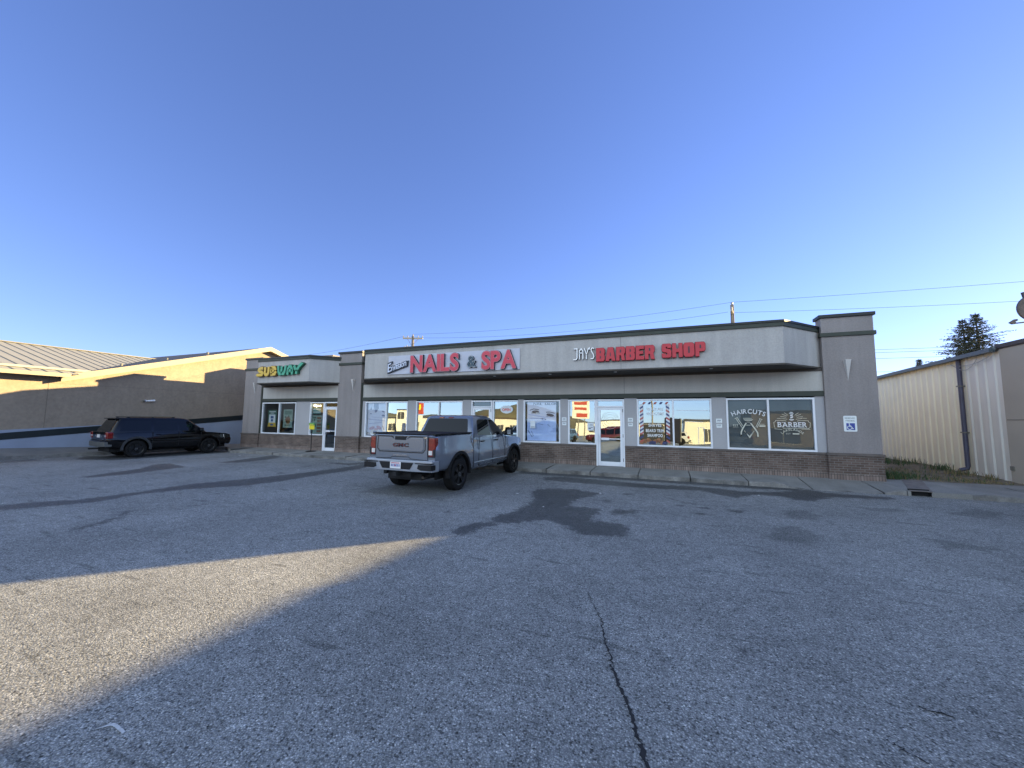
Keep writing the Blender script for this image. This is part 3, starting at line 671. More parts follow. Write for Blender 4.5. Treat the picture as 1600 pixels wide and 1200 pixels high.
# NAILS & SPA
M_panel = mat('sign_panel', (.44, .455, .53), .4, var=.04); M_red = mat('sign_red', (.52, .035, .065), .4, var=.03); M_navy = mat('sign_navy', (.012, .018, .03), .5); M_pale = mat('sign_pale', (.70, .74, .80), .4)
ns_ = thing('shop_sign', 'pale panel sign with red NAILS & SPA letters and slanted script on the long fascia', 'shop sign', (-7.9, YM, 3.6))
mb = MB(); mb.box(-10.84, -4.93, YM-.04, YM-.002, 3.62, 4.40); mb.build('sign_panel', M_panel, ns_, bevel=.005)
def outlined(parent, ch, x0, x1, z0, z1, y0, face, rim, ret, bold, g=.028, **kw):
    mb = MB(); y = YM-.04
    put(mb, ch, x0, x1, z0, z1, y-.11, y-.098, bold, **kw); mb.cur = 1
    put(mb, ch, x0-g*.55, x1+g*.55, z0-g*.55, z1+g*.55, y-.098, y-.09, bold+.015, **kw); mb.cur = 2
    put(mb, ch, x0-g, x1+g, z0-g, z1+g, y-.09, y-.001, bold+.02, **kw)
    return mb.build('letter', [face, rim, ret], parent)
M_rim = mat('sign_rim', (.62, .30, .34), .4)
for ch, a, b in layout('NAILS', -9.64, -7.42, 0, 1, .03, .05): outlined(ns_, ch, a, b, 3.665, 4.335, 0, M_red, M_rim, M_navy, .03)
outlined(ns_, '&', -7.03, -6.68, 3.78, 4.20, 0, mat('sign_teal', (.02, .05, .075), .4), M_pale, M_navy, .02)
for ch, a, b in layout('SPA', -6.42, -5.04, 0, 1, .03, .03): outlined(ns_, ch, a, b, 3.665, 4.335, 0, M_red, M_rim, M_navy, .03)
# rising script word
M_scr = mat('sign_script', (.60, .64, .76), .4); sx0 = -10.80; mb = MB(); y = YM-.04
word = 'Envision'; wds = [.17, .12, .115, .05, .105, .05, .12, .125]; x = sx0
for k, (ch, wv) in enumerate(zip(word, wds)):
    hgt = .34 if k == 0 else .25
    for cur, g, ya, yb in ((0, 0, y-.075, y-.06), (1, .04, y-.06, y-.001)):
        mb.cur = cur
        if not (ch == 'i' and cur == 1): put(mb, ch, x-g, x+wv+g, 3.70-g, 3.70+hgt+g*(1.4), ya, yb, .004+.02*cur, shear=.28, rot=R(16), piv=(sx0, 3.70))
    x += wv+.015
mb.cur = 1
c_, s_ = math.cos(R(16)), math.sin(R(16))
def rp(u, v): return (sx0+u*c_-v*s_, 3.70+u*s_+v*c_)
mb.prism([rp(.0, -.05), rp(1.0, -.05), rp(1.10, .17), rp(.06, .17)], y-.05, y-.002, 'y')
mb.build('script_word', [M_scr, M_navy], ns_)
# JAY'S BARBER SHOP
M_red2 = mat('sign_red_deep', (.46, .022, .035), .45, var=.06, vs=6); M_red2r = mat('sign_red_return', (.16, .012, .015), .5)
bs_ = thing('shop_sign', "thin silver JAY'S and bulky red BARBER SHOP raised letters on the long fascia", 'shop sign', (-.9, YM, 3.7))
BLK = {'B': ([(0, 0), (.85, 0), (1, .12), (1, .42), (.91, .5), (1, .58), (1, .88), (.85, 1), (0, 1)], [(.43, .2, .55, .4), (.43, .6, .55, .8)]),
 'A': ([(0, 0), (.36, 0), (.4, .16), (.6, .16), (.64, 0), (1, 0), (.78, 1), (.22, 1)], [(.46, .34, .54, .62)]),
 'R': ([(0, 0), (.38, 0), (.38, .38), (.5, .38), (.62, 0), (1, 0), (.88, .44), (1, .56), (1, .88), (.85, 1), (0, 1)], [(.43, .58, .56, .8)]),
 'E': ([(0, 0), (1, 0), (1, .26), (.45, .26), (.45, .39), (.9, .39), (.9, .62), (.45, .62), (.45, .75), (1, .75), (1, 1), (0, 1)], []),
 'S': ([(0, .1), (.12, 0), (.88, 0), (1, .12), (1, .5), (.88, .6), (.5, .66), (.42, .72), (.48, .78), (.58, .78), (.6, .68), (1, .68), (1, .88), (.88, 1), (.12, 1), (0, .88), (0, .52), (.12, .42), (.5, .36), (.58, .3), (.52, .22), (.42, .22), (.4, .32), (0, .32)], []),
 'H': ([(0, 0), (.38, 0), (.38, .36), (.62, .36), (.62, 0), (1, 0), (1, 1), (.62, 1), (.62, .62), (.38, .62), (.38, 1), (0, 1)], []),
 'O': ([(0, .14), (.16, 0), (.84, 0), (1, .14), (1, .86), (.84, 1), (.16, 1), (0, .86)], [(.43, .26, .57, .74)]),
 'P': ([(0, 0), (.4, 0), (.4, .34), (.86, .34), (1, .46), (1, .88), (.86, 1), (0, 1)], [(.43, .55, .58, .8)])}
def block(ch, x0, x1, z0, z1):
    O, H = BLK[ch]; T = lambda u, v: (x0+u*(x1-x0), z0+v*(z1-z0)); mb = MB()
    mb.prism([T(*p_) for p_ in O], YM-.12, YM-.105); mb.cur = 1
    cx, cz = (x0+x1)/2, (z0+z1)/2; g = 1.05
    mb.prism([(cx+(T(*p_)[0]-cx)*g, cz+(T(*p_)[1]-cz)*g) for p_ in O], YM-.105, YM-.003)
    o = mb.build('letter', [M_red2, M_red2r], bs_, bevel=.006)
    for (a_, b_, c_, d_) in H:
        mb = MB(); mb.prism([T(a_, b_), T(c_, b_), T(c_, d_), T(a_, d_)], YM-.122, YM-.11); mb.build('letter_counter', M_navy, o)
x = -2.165
for ch, wv in zip('BARBER', (.30, .335, .30, .30, .27, .31)): block(ch, x, x+wv-.018, 3.765, 4.215); x += wv+.008
x = -.115
for ch, wv in zip('SHOP', (.30, .315, .325, .30)): block(ch, x, x+wv-.02, 3.785, 4.225); x += wv+.006
mb = MB(); M_silver = mat('sign_silver', (.86, .86, .85), .35, var=.05)
jw = .028
for st in ([(-2.93, 4.24), (-2.82, 4.24), (-2.82, 3.92), (-2.86, 3.865), (-2.95, 3.87)], [(-2.74, 3.87), (-2.74, 4.16), (-2.68, 4.24), (-2.62, 4.16), (-2.62, 3.87)], [(-2.74, 4.09), (-2.62, 4.09)],
           [(-2.57, 4.25), (-2.50, 4.03), (-2.43, 4.25)], [(-2.50, 4.03), (-2.50, 3.87)], [(-2.395, 4.27), (-2.405, 4.19)],
           [(-2.24, 4.22), (-2.30, 4.245), (-2.345, 4.20), (-2.33, 4.13), (-2.27, 4.03), (-2.245, 3.95), (-2.28, 3.88), (-2.36, 3.88)]):
    mb.cur = 0; mb.stroke(st, jw*1.15, YM-.07, YM-.055); mb.cur = 1
    mb.stroke([(a_+.008, b_-.008) for a_, b_ in st], jw*1.2, YM-.055, YM-.002)  # dark backing, offset down and right, stands in for the letters' shadow
mb.build('thin_letters', [M_silver, M_navy], bs_)

# accessible parking sign on the right pillar
M_signw = mat('sign_white', (.72, .76, .76), .4, var=.05); M_blue = mat('sign_blue', (.035, .06, .30), .4, var=.05)
hs_ = thing('parking_sign', 'small white accessible parking sign with blue wheelchair symbol on the right pillar', 'sign', (4.96, YF-.1, 1.56))
yq = YF-.1
def rrect(x0, x1, z0, z1, r, n=4):
    P = []
    for cx, cz, a0 in ((x1-r, z0+r, -90), (x1-r, z1-r, 0), (x0+r, z1-r, 90), (x0+r, z0+r, 180)):
        for k in range(n+1): a = R(a0+90*k/n); P.append((cx+r*math.cos(a), cz+r*math.sin(a)))
    return P
mb = MB(); mb.prism(rrect(4.805, 5.115, 1.555, 2.015, .03), yq-.008, yq-.002); mb.build('sign_plate', M_signw, hs_)
mb = MB(); mb.prism(rrect(4.865, 5.065, 1.60, 1.80, .01), yq-.011, yq-.008); mb.build('blue_square', M_blue, hs_)
mb = MB(); T_ = [(4.938+.052*math.cos(R(a)), 1.668+.05*math.sin(R(a))) for a in range(110, 391, 20)]
mb.stroke(T_, .016, yq-.014, yq-.011); mb.stroke([(4.935, 1.765), (4.94, 1.70), (4.985, 1.695), (5.01, 1.64), (5.035, 1.645)], .018, yq-.014, yq-.011); mb.stroke([(4.94, 1.73), (4.975, 1.73)], .014, yq-.014, yq-.011)
mb.prism([(4.933+.014*math.cos(R(a)), 1.782+.014*math.sin(R(a))) for a in range(0, 360, 40)], yq-.014, yq-.011); mb.build('wheelchair_symbol', M_signw, hs_)
M_txtg = mat('text_grey', (.16, .19, .20), .5)
mb = MB(); text(mb, 'RESERVED', 4.84, 5.08, 1.925, 1.965, yq-.011, yq-.008, .0); text(mb, 'PARKING', 4.855, 5.065, 1.85, 1.89, yq-.011, yq-.008, .0); mb.build('sign_text', M_txtg, hs_)
# pairs of small notices on the piers
M_txtk = mat('text_dark', (.10, .12, .18), .5)
for x, lab in ((-3.62, 'pair of small white notices on the pier just right of the NAIL SALON poster'), (-1.22, 'pair of small white notices on the pier just right of the white barber door'), (1.57, 'pair of small white notices between the striped barber window and dark HAIRCUTS window')):
    t = thing('wall_notice', None, 'notice', (x, YF, 1.6), 0, 'paired notices on the shop piers'); tag(t, lab, None)
    mb = MB(); mb.box(x-.085, x+.085, YF-.006, YF-.001, 1.76, 1.90); mb.box(x-.08, x+.08, YF-.006, YF-.001, 1.605, 1.725); mb.build('notice_plate', M_signw, t)
    mb = MB()
    for z0, z1 in ((1.81, 1.865), (1.65, 1.69)):
        for k in range(4): mb.box(x-.05+k*.027, x-.035+k*.027, YF-.009, YF-.006, z0+.01*(k % 2), z1)
    mb.box(x-.06, x+.06, YF-.009, YF-.006, 1.78, 1.788); mb.box(x-.06, x+.06, YF-.009, YF-.006, 1.712, 1.718); mb.build('notice_print', M_txtk, t)
# ------------------------------------------------------------------ posters and window graphics
YP = YF+.10            # just inside the glass
def poster(name, label, cat, x0, x1, z0, z1, m, y=YP, group=None):
    t = thing(name, label, cat, ((x0+x1)/2, y, z0), 0, group)
    mb = MB(); mb.box(x0, x1, y, y+.006, z0, z1); mb.build('poster_sheet', m, t); return t
def flat(parent, name, m, polys, y):
    mb = MB()
    for P in polys: mb.prism(P, y-.004, y-.0005)
    return mb.build(name, m, parent)
def ell(cx, cz, rx, rz, n=18, rot=0):
    c, s_ = math.cos(rot), math.sin(rot)
    return [(cx+rx*math.cos(a)*c-rz*math.sin(a)*s_, cz+rx*math.cos(a)*s_+rz*math.sin(a)*c) for a in [2*math.pi*k/n for k in range(n)]]
def ribbon(parent, name, m, strokes, wd, y):
    mb = MB()
    for s_ in strokes: mb.stroke(s_, wd, y-.005, y-.0005)
    return mb.build(name, m, parent)
M_pgreen = mat('poster_dark_green', (.03, .10, .075), .5, var=.2, vs=6); M_pmint = mat('poster_mint', (.30, .42, .36), .5, var=.15, vs=6)
M_pwhite = mat('poster_white', (.62, .66, .68), .5, var=.06, vs=5); M_pyel = mat('poster_yellow', (.55, .36, .05), .5, var=.1); M_pbrown = mat('poster_food', (.22, .10, .05), .5, var=.6, vs=22)
M_pblue = mat('poster_blue_text', (.05, .10, .24), .5)
t = poster('window_poster', 'dark green hanging poster with white panel in the leftmost sandwich shop pane', 'poster', -19.93, -19.27, 1.28, 2.17, M_pgreen)
flat(t, 'white_panel', M_pwhite, [[(-19.85, 1.5), (-19.35, 1.5), (-19.37, 1.93), (-19.83, 1.93)]], YP)
flat(t, 'yellow_foot', M_pyel, [[(-19.92, 1.285), (-19.28, 1.285), (-19.34, 1.5), (-19.86, 1.5)]], YP-.001)
flat(t, 'poster_print', M_pblue, [[(-19.72, 1.72), (-19.48, 1.72), (-19.50, 1.86), (-19.70, 1.86)], [(-19.68, 1.56), (-19.52, 1.56), (-19.52, 1.68), (-19.68, 1.68)], ell(-19.6, 1.39, .13, .05)], YP-.005)
flat(t, 'poster_heading', M_pwhite, [[(-19.84, 2.06), (-19.36, 2.06), (-19.36, 2.10), (-19.84, 2.10)], [(-19.74, 1.99), (-19.46, 1.99), (-19.46, 2.02), (-19.74, 2.02)]], YP-.001)
t = poster('window_poster', 'pale mint hanging poster with a sandwich picture in the second sandwich shop pane', 'poster', -18.76, -18.09, 1.25, 2.20, M_pmint)
flat(t, 'poster_heading', mat('poster_grey_green', (.10, .22, .17), .5, var=.3, vs=12), [[(-18.68, 1.93), (-18.17, 1.93), (-18.17, 2.13), (-18.68, 2.13)]], YP)
flat(t, 'food_picture', M_pbrown, [ell(-18.42, 1.66, .19, .17), ell(-18.40, 1.55, .15, .09)], YP-.001)
flat(t, 'poster_print', M_pgreen, [ell(-18.60, 1.80, .05, .05), ell(-18.36, 1.85, .06, .04), [(-18.62, 1.36), (-18.25, 1.36), (-18.25, 1.41), (-18.62, 1.41)]], YP-.002)
t = poster('window_poster', 'tall pale green menu poster with food pictures beside the sandwich shop door', 'poster', -16.68, -16.03, 1.0, 1.90, M_pmint)
flat(t, 'food_picture', M_pbrown, [[(-16.35, 1.05+.165*k), (-16.07, 1.05+.165*k), (-16.07, 1.17+.165*k), (-16.35, 1.17+.165*k)] for k in range(5)], YP)
flat(t, 'poster_print', M_pgreen, [ell(-16.53, 1.68, .05, .06), [(-16.63, 1.75), (-16.42, 1.75), (-16.42, 1.83), (-16.63, 1.83)], [(-16.64, 1.33), (-16.42, 1.33), (-16.42, 1.48), (-16.64, 1.48)]], YP-.001)
t = poster('window_sign', 'two stacked white and teal strips hanging under the lit Open sign', 'sign', -16.66, -16.12, 1.99, 2.28, mat('teal_strip', (.05, .33, .30), .4))
flat(t, 'white_strip', M_pwhite, [[(-16.65, 2.16), (-16.13, 2.16), (-16.13, 2.24), (-16.65, 2.24)], [(-16.65, 2.03), (-16.13, 2.03), (-16.13, 2.1), (-16.65, 2.1)]], YP)
t = thing('open_sign', 'glowing warm white Open sign at the top of the sandwich shop door window', 'sign', (-16.4, YP, 2.34))
mb = MB(); mb.box(-16.69, -16.1, YP+.012, YP+.03, 2.31, 2.50); mb.build('sign_back', M_black, t)
mb = MB(); text(mb, 'Open', -16.64, -16.14, 2.345, 2.46, YP, YP+.011, .02); mb.build('lit_letters', emitmat('open_glow', (1, .9, .6), 2.2), t)
# yellow sign on a thin black stand
st = thing('sign_stand', 'small yellow and green sign on a thin black pole stand outside the sandwich shop', 'sign', (-16.08, 13.9, .16))
mb = MB(); mb.lathe([(0, .155), (.24, .16), (.24, .18), (.05, .20), (0, .2)], 24, 'z', (-16.08, 13.9, 0)); mb.build('base_plate', M_black, st)
mb = MB(); mb.tube([(-16.08, 13.9, .19), (-16.08, 13.9, 1.26)], .02, 10); mb.build('pole', M_black, st)
M_bry = mat('bright_yellow', (.70, .58, .02), .4)
mb = MB(); mb.box(-16.23, -15.90, 13.87, 13.885, 1.22, 1.42); mb.build('yellow_panel', M_bry, st)
mb = MB(); mb.box(-16.25, -15.88, 13.86, 13.885, 1.42, 1.54); mb.build('green_header', mat('mid_green', (.10, .30, .10), .4), st)
mb = MB(); mb.box(-16.2, -15.95, 13.855, 13.86, 1.45, 1.48); mb.build('header_stripe', M_bry, st)
# nail shop posters
M_nblue = mat('poster_pale_blue', (.60, .68, .84), .5, var=.12, vs=2.5); M_nface = mat('poster_face', (.68, .72, .86), .5, var=.05, vs=3); M_ndark = mat('poster_lash', (.05, .06, .11), .5); M_nmid = mat('poster_mid_blue', (.20, .26, .42), .5, var=.3, vs=9)
t = poster('window_poster', 'pale blue beauty poster with pink flowers at its foot, leftmost nail shop pane', 'poster', -13.13, -12.02, .99, 2.50, M_nblue)
flat(t, 'hand_picture', M_nmid, [[(-12.78, 2.48), (-12.52, 2.48), (-12.50, 2.25), (-12.62, 2.08), (-12.72, 2.05), (-12.74, 2.2), (-12.80, 2.35)], [(-12.3, 2.15), (-12.18, 2.12), (-12.16, 2.06), (-12.3, 2.09)], ell(-12.95, 2.0, .05, .025), ell(-12.22, 1.92, .09, .04), [(-12.95, 2.35), (-12.90, 2.2), (-12.99, 2.18)]], YP)
flat(t, 'soft_fold', mat('poster_fold', (.42, .50, .70), .5), [[(-13.1, 1.78), (-12.1, 1.70), (-12.1, 1.66), (-13.1, 1.73)], [(-13.05, 1.55), (-12.3, 1.62), (-12.3, 1.59), (-13.05, 1.51)], [(-12.9, 1.86), (-12.2, 1.84), (-12.2, 1.82), (-12.9, 1.835)]], YP-.001)
flat(t, 'flower', mat('poster_pink', (.52, .40, .52), .5, var=.2, vs=14), [ell(-12.85, 1.33, .17, .07, rot=.3), ell(-12.45, 1.36, .15, .08, rot=-.4), ell(-12.62, 1.27, .12, .06)], YP-.002)
flat(t, 'white_bowl', M_pwhite, [ell(-12.68, 1.15, .26, .11)], YP-.003)
flat(t, 'bowl_shade', M_nmid, [ell(-12.66, 1.17, .12, .05), [(-13.12, 1.0), (-12.9, 1.0), (-12.98, 1.12), (-13.12, 1.14)], [(-12.25, 1.45), (-12.20, 1.45), (-12.14, 1.28), (-12.2, 1.27)]], YP-.007)
t = poster('window_poster', 'large pale blue poster of a resting face with closed eyes under NAIL SALON lettering', 'poster', -5.14, -3.96, .99, 2.50, M_nface)
flat(t, 'towel', mat('poster_towel', (.40, .52, .82), .5, var=.12, vs=3), [[(-5.13, .995), (-3.97, .995), (-3.97, 1.75), (-4.5, 1.76), (-4.8, 1.66), (-5.13, 1.70)]], YP)
flat(t, 'towel_fold', M_nmid, [[(-5.12, 1.36), (-4.95, 1.13), (-4.90, 1.13), (-5.09, 1.40)], [(-4.98, 1.36), (-4.88, 1.16), (-4.86, 1.17), (-4.95, 1.37)], [(-4.32, 1.62), (-4.20, 1.53), (-4.19, 1.55), (-4.30, 1.64)], [(-4.7, 1.64), (-4.48, 1.60), (-4.48, 1.62), (-4.7, 1.66)]], YP-.004)
flat(t, 'face_shade', mat('poster_cheek', (.46, .53, .76), .5), [[(-5.1, 2.03), (-4.7, 1.98), (-4.4, 1.92), (-4.0, 1.93), (-4.0, 1.90), (-4.4, 1.89), (-4.75, 1.94), (-5.1, 1.99)], ell(-4.47, 1.83, .10, .06), [(-5.05, 1.88), (-4.5, 1.86), (-4.5, 1.83), (-5.05, 1.84)]], YP-.001)
lash = []
for cx, cz, rt in ((-4.80, 2.11, .02), (-4.20, 1.99, -.16)):
    lash.append(ell(cx, cz, .15, .055, 18, rt))
    for k in range(7): a = -.14+.047*k; lash.append([(cx+a-.012, cz-.03), (cx+a+.012, cz-.03), (cx+a*1.3, cz-.085-.01*(k % 2))])
lash += [ell(-4.50, 1.83, .03, .014), ell(-4.39, 1.81, .03, .014)]
flat(t, 'eye_lashes', M_ndark, lash, YP-.006)
ribbon(t, 'eyebrow', M_ndark, [[(-5.03, 2.17), (-4.87, 2.225), (-4.65, 2.19)], [(-4.36, 2.10), (-4.2, 2.10), (-4.02, 2.055)]], .026, YP-.006)
flat(t, 'eye_white', M_pwhite, [ell(-4.73, 2.07, .06, .018, 12)], YP-.011)
mb = MB(); text(mb, 'NAIL', -4.88, -4.52, 2.375, 2.46, YP-.006, YP-.0005, .0); text(mb, 'SALON', -4.42, -3.93, 2.375, 2.46, YP-.006, YP-.0005, .02); mb.build('lettering', M_ndark, t)
t = thing('paper_notice', 'white paper notice taped to the lower left of the face poster', 'notice', (-4.88, YF+.02, 1.42)); mb = MB(); mb.box(-4.98, -4.78, YF+.012, YF+.016, 1.47, 1.76); mb.build('paper', M_pwhite, t)
mb = MB(); mb.box(-4.96, -4.80, YF+.009, YF+.012, 1.53, 1.545); mb.box(-4.96, -4.80, YF+.009, YF+.012, 1.485, 1.50); mb.build('print_line', M_txtk, t)
t = thing('paper_notice', 'white paper notice on the glass left of the white barber door', 'notice', (-2.62, YF+.02, 1.42)); mb = MB(); mb.box(-2.75, -2.52, YF+.012, YF+.016, 1.43, 1.72); mb.build('paper', M_pwhite, t)
mb = MB(); mb.box(-2.71, -2.62, YF+.009, YF+.012, 1.49, 1.53); mb.box(-2.62, -2.55, YF+.009, YF+.012, 1.53, 1.55); mb.box(-2.66, -2.55, YF+.009, YF+.012, 1.62, 1.64); mb.build('print_line', M_txtk, t)
t = thing('window_sign', 'oval white sign with red OPEN lettering in the nail shop window by the pickup roof', 'sign', (-5.98, YP, 2.1))
mb = MB(); mb.prism(ell(-5.99, 2.20, .27, .16, 28), YF+.014, YF+.02); mb.build('oval_board', M_pwhite, t)
mb = MB(); text(mb, 'OPEN', -6.18, -5.82, 2.135, 2.245, YF+.009, YF+.0135, .025); mb.build('lettering', mat('open_red', (.60, .09, .07), .5), t)
# barber window with the striped border
YG = YF+.012
t = thing('window_graphic', 'red white and blue striped border with white service lettering on the barber window', 'window graphic', (-.42, YG, 1.0))
gx0, gx1, gz0, gz1, bw_ = -.90, .07, 1.04, 2.46, .115
M_gr = mat('decal_red', (.42, .09, .07), .5); M_gb = mat('decal_blue', (.03, .05, .17), .5); M_gw = mat('decal_white', (.66, .68, .70), .5)
stripes = {0: [], 1: []}
n_ = 11; hh = (gz1-gz0)/n_
for k in range(n_):
    z = gz0+k*hh
    for side in (0, 1):
        x0 = gx0 if side == 0 else gx1-bw_; s_ = 1 if side == 0 else -1
        a, b = (z, z+.075) if side == 0 else (z+.075, z)
        P = [(x0, a), (x0+bw_, b), (x0+bw_, b+.062), (x0, a+.062)] if k < n_-1 else None
        if P: stripes[k % 2].append(P)
for k in range(5):
    x = gx0+.08+k*.185; stripes[k % 2].append([(x, gz1-.075), (x+.07, gz1-.075), (x+.13, gz1), (x+.05, gz1)])
flat(t, 'border_white', M_gw, [[(gx0, gz0+.3), (gx0+bw_, gz0+.3), (gx0+bw_, gz1-.08), (gx0, gz1-.08)], [(gx1-bw_, gz0+.3), (gx1, gz0+.3), (gx1, gz1-.08), (gx1-bw_, gz1-.08)]], YG+.005)
flat(t, 'border_stripe', M_gr, stripes[0], YG-.001); flat(t, 'border_stripe', M_gb, stripes[1], YG-.001)
for wd, a_, b_, z0_ in (('WALK-INS', -.68, -.13, 2.16), ('WELCOME', -.70, -.11, 2.0), ('SHAVES', -.62, -.20, 1.60), ('BEARD TRIM', -.71, -.12, 1.415), ('SHAMPOO', -.66, -.16, 1.25)):
    mb = MB(); text(mb, wd, a_, b_, z0_, z0_+.105, YG-.004, YG, .035); mb.build('lettering', M_gw, t)
mb = MB()
for ch, a, b in ():
    pass
rn = random.Random(2)
flat(t, 'bottle_picture', mat('decal_bottle', (.28, .12, .05), .5, var=.7, vs=14), [ell(-.85+.11*k, 1.06+.04*(k % 3), .07, .075, 12, .5*k) for k in range(7)], YG+.004)
flat(t, 'towel_picture', mat('decal_navy', (.03, .035, .10), .5, var=.5, vs=10), [[(-.62, 1.0), (-.40, 1.0), (-.38, 1.09), (-.50, 1.12), (-.6, 1.09)], [(-.20, 1.0), (-.02, 1.0), (-.03, 1.10), (-.16, 1.11)]], YG-.002)
t = thing('window_graphic', 'white line drawing and outlined notice on the right pane of the striped barber window', 'window graphic', (.9, YG, 1.0))
ribbon(t, 'line_drawing', M_gw, [[(.30, 2.17), (1.28, 2.17)], [(.55, 1.78), (.62, 1.80), (1.1, 1.78)], [(.95, 1.05), (.95, 1.6), (1.12, 1.6), (1.12, 1.05)]], .012, YG)
for a_, b_ in ((1.845, 2.92), (2.99, 4.105)):
    mb = MB(); mb.box(a_, b_, YF+.078, YF+.082, .98, 2.51); mb.build('window_film', mat('dark_film', (.075, .088, .098), .6, var=.25, vs=1.6), mall)
# dark panes: HAIRCUTS emblem and BARBER crest
t = thing('window_graphic', 'white HAIRCUTS arch over a clipper emblem on the dark left pane', 'window graphic', (2.4, YG, 1.3))
def serif(mb, pts_list): pass
mb = MB(); arctext(mb, 'HAIRCUTS', 2.405, .98, 1.09, R(-24), R(24), .145, YG-.004, YG, .022, .07); mb.build('lettering', M_gw, t)
M_cream = mat('decal_cream', (.56, .56, .47), .5)
ribbon(t, 'clipper_drawing', M_cream, [[(2.34, 1.77), (2.24, 1.60), (2.19, 1.48), (2.185, 1.34)], [(2.46, 1.77), (2.58, 1.58), (2.64, 1.47), (2.65, 1.34)], [(2.185, 1.34), (2.19, 1.40)]], .036, YG)
ribbon(t, 'blade_drawing', M_cream, [[(2.26, 1.92), (2.50, 1.92)], [(2.27, 1.875), (2.53, 1.875)], [(2.30, 1.85), (2.50, 1.85)], [(2.35, 1.80), (2.45, 1.80)], [(2.28, 1.53), (2.42, 1.30), (2.55, 1.53)], [(2.29, 1.50), (2.42, 1.34), (2.53, 1.5)],
    [(2.05, 1.92), (2.22, 1.62)], [(2.09, 1.94), (2.24, 1.68)], [(2.72, 1.90), (2.60, 1.64)], [(2.77, 1.90), (2.63, 1.62)], [(2.70, 1.92), (2.79, 1.88)], [(2.34, 1.70), (2.46, 1.70)], [(2.02, 1.90), (2.11, 1.95)]], .016, YG)
mb = MB(); text(mb, 'EST', 1.97, 2.12, 1.66, 1.72, YG-.004, YG, .0); mb.box(2.70, 2.86, YG-.004, YG, 1.655, 1.70); mb.box(2.70, 2.84, YG-.004, YG, 1.73, 1.742); mb.box(1.96, 2.12, YG-.004, YG, 1.63, 1.637); mb.build('small_print', M_cream, t)
t = thing('window_graphic', 'white BARBER crest with rays and barber pole on the dark right pane', 'window graphic', (3.56, YG, 1.4))
mb = MB()
for ch, a, b in layout('BARBER', 3.19, 3.945, 0, 1, .01, .09):
    put(mb, ch, a, b, 1.655, 1.81, YG-.004, YG, .012)
    for zz in (1.655, 1.795): mb.box(a-.012, a+.05, YG-.0046, YG-.0001, zz, zz+.016)
mb.build('lettering', M_gw, t)
ribbon(t, 'crest_frame', M_cream, [[(3.12, 1.64), (3.10, 1.66), (3.09, 1.80), (3.13, 1.82), (3.14, 1.86), (3.38, 1.865), (3.42, 1.84)], [(3.70, 1.84), (3.74, 1.865), (3.98, 1.86), (3.99, 1.82), (4.03, 1.80), (4.02, 1.66), (3.98, 1.63)], [(3.10, 1.60), (3.30, 1.58)], [(3.80, 1.60), (4.02, 1.60)], [(3.32, 1.62), (4.0, 1.62)]], .012, YG)
rays = []
for a in (-75, -55, -38, 38, 55, 75):
    s_, c_ = math.sin(R(a)), math.cos(R(a)); rays.append([(3.56+.14*s_, 1.93+.12*c_), (3.56+.30*s_, 1.93+.22*c_)])
rays += [[(3.18, 1.92), (3.32, 1.93)], [(3.80, 1.94), (3.95, 1.93)], [(3.30, 1.93), (3.45, 1.90)], [(3.67, 1.90), (3.82, 1.93)]]
ribbon(t, 'ray', M_cream, rays, .011, YG)
flat(t, 'barber_pole', M_gw, [[(3.51, 2.10), (3.61, 2.10), (3.58, 2.125), (3.54, 2.125)], [(3.50, 2.07), (3.62, 2.07), (3.62, 2.085), (3.50, 2.085)], [(3.53, 1.92), (3.60, 1.95), (3.60, 2.0), (3.53, 1.97)], [(3.53, 1.99), (3.60, 2.02), (3.60, 2.055), (3.53, 2.04)], [(3.50, 1.875), (3.62, 1.875), (3.62, 1.90), (3.50, 1.90)], [(3.53, 1.855), (3.59, 1.855), (3.59, 1.868), (3.53, 1.868)]], YG)
mb = MB(); arctext(mb, 'LAKELANDS', 3.56, 1.19, .36, R(-46), R(46), .065, YG-.004, YG, .01, .1); mb.build('lettering', M_cream, t)
mb = MB(); text(mb, 'EST', 3.40, 3.52, 1.435, 1.475, YG-.004, YG, .0); mb.box(3.57, 3.74, YG-.004, YG, 1.437, 1.472); mb.build('small_print', M_cream, t)
# etched rings on the white barber door
t = thing('window_graphic', 'faint frosted concentric rings on the glass of the white barber door', 'window graphic', (-1.93, YF-.03, 1.6))
mb = MB(); M_et = mat('frost', (.40, .44, .42), .7)
for r_ in (.30, .22, .13): mb.stroke([(-1.93+r_*math.cos(R(a)), 1.80+r_*math.sin(R(a))) for a in range(20, 330, 15)], .008, YF-.016, YF-.014)
mb.build('frosted_ring', M_et, t)
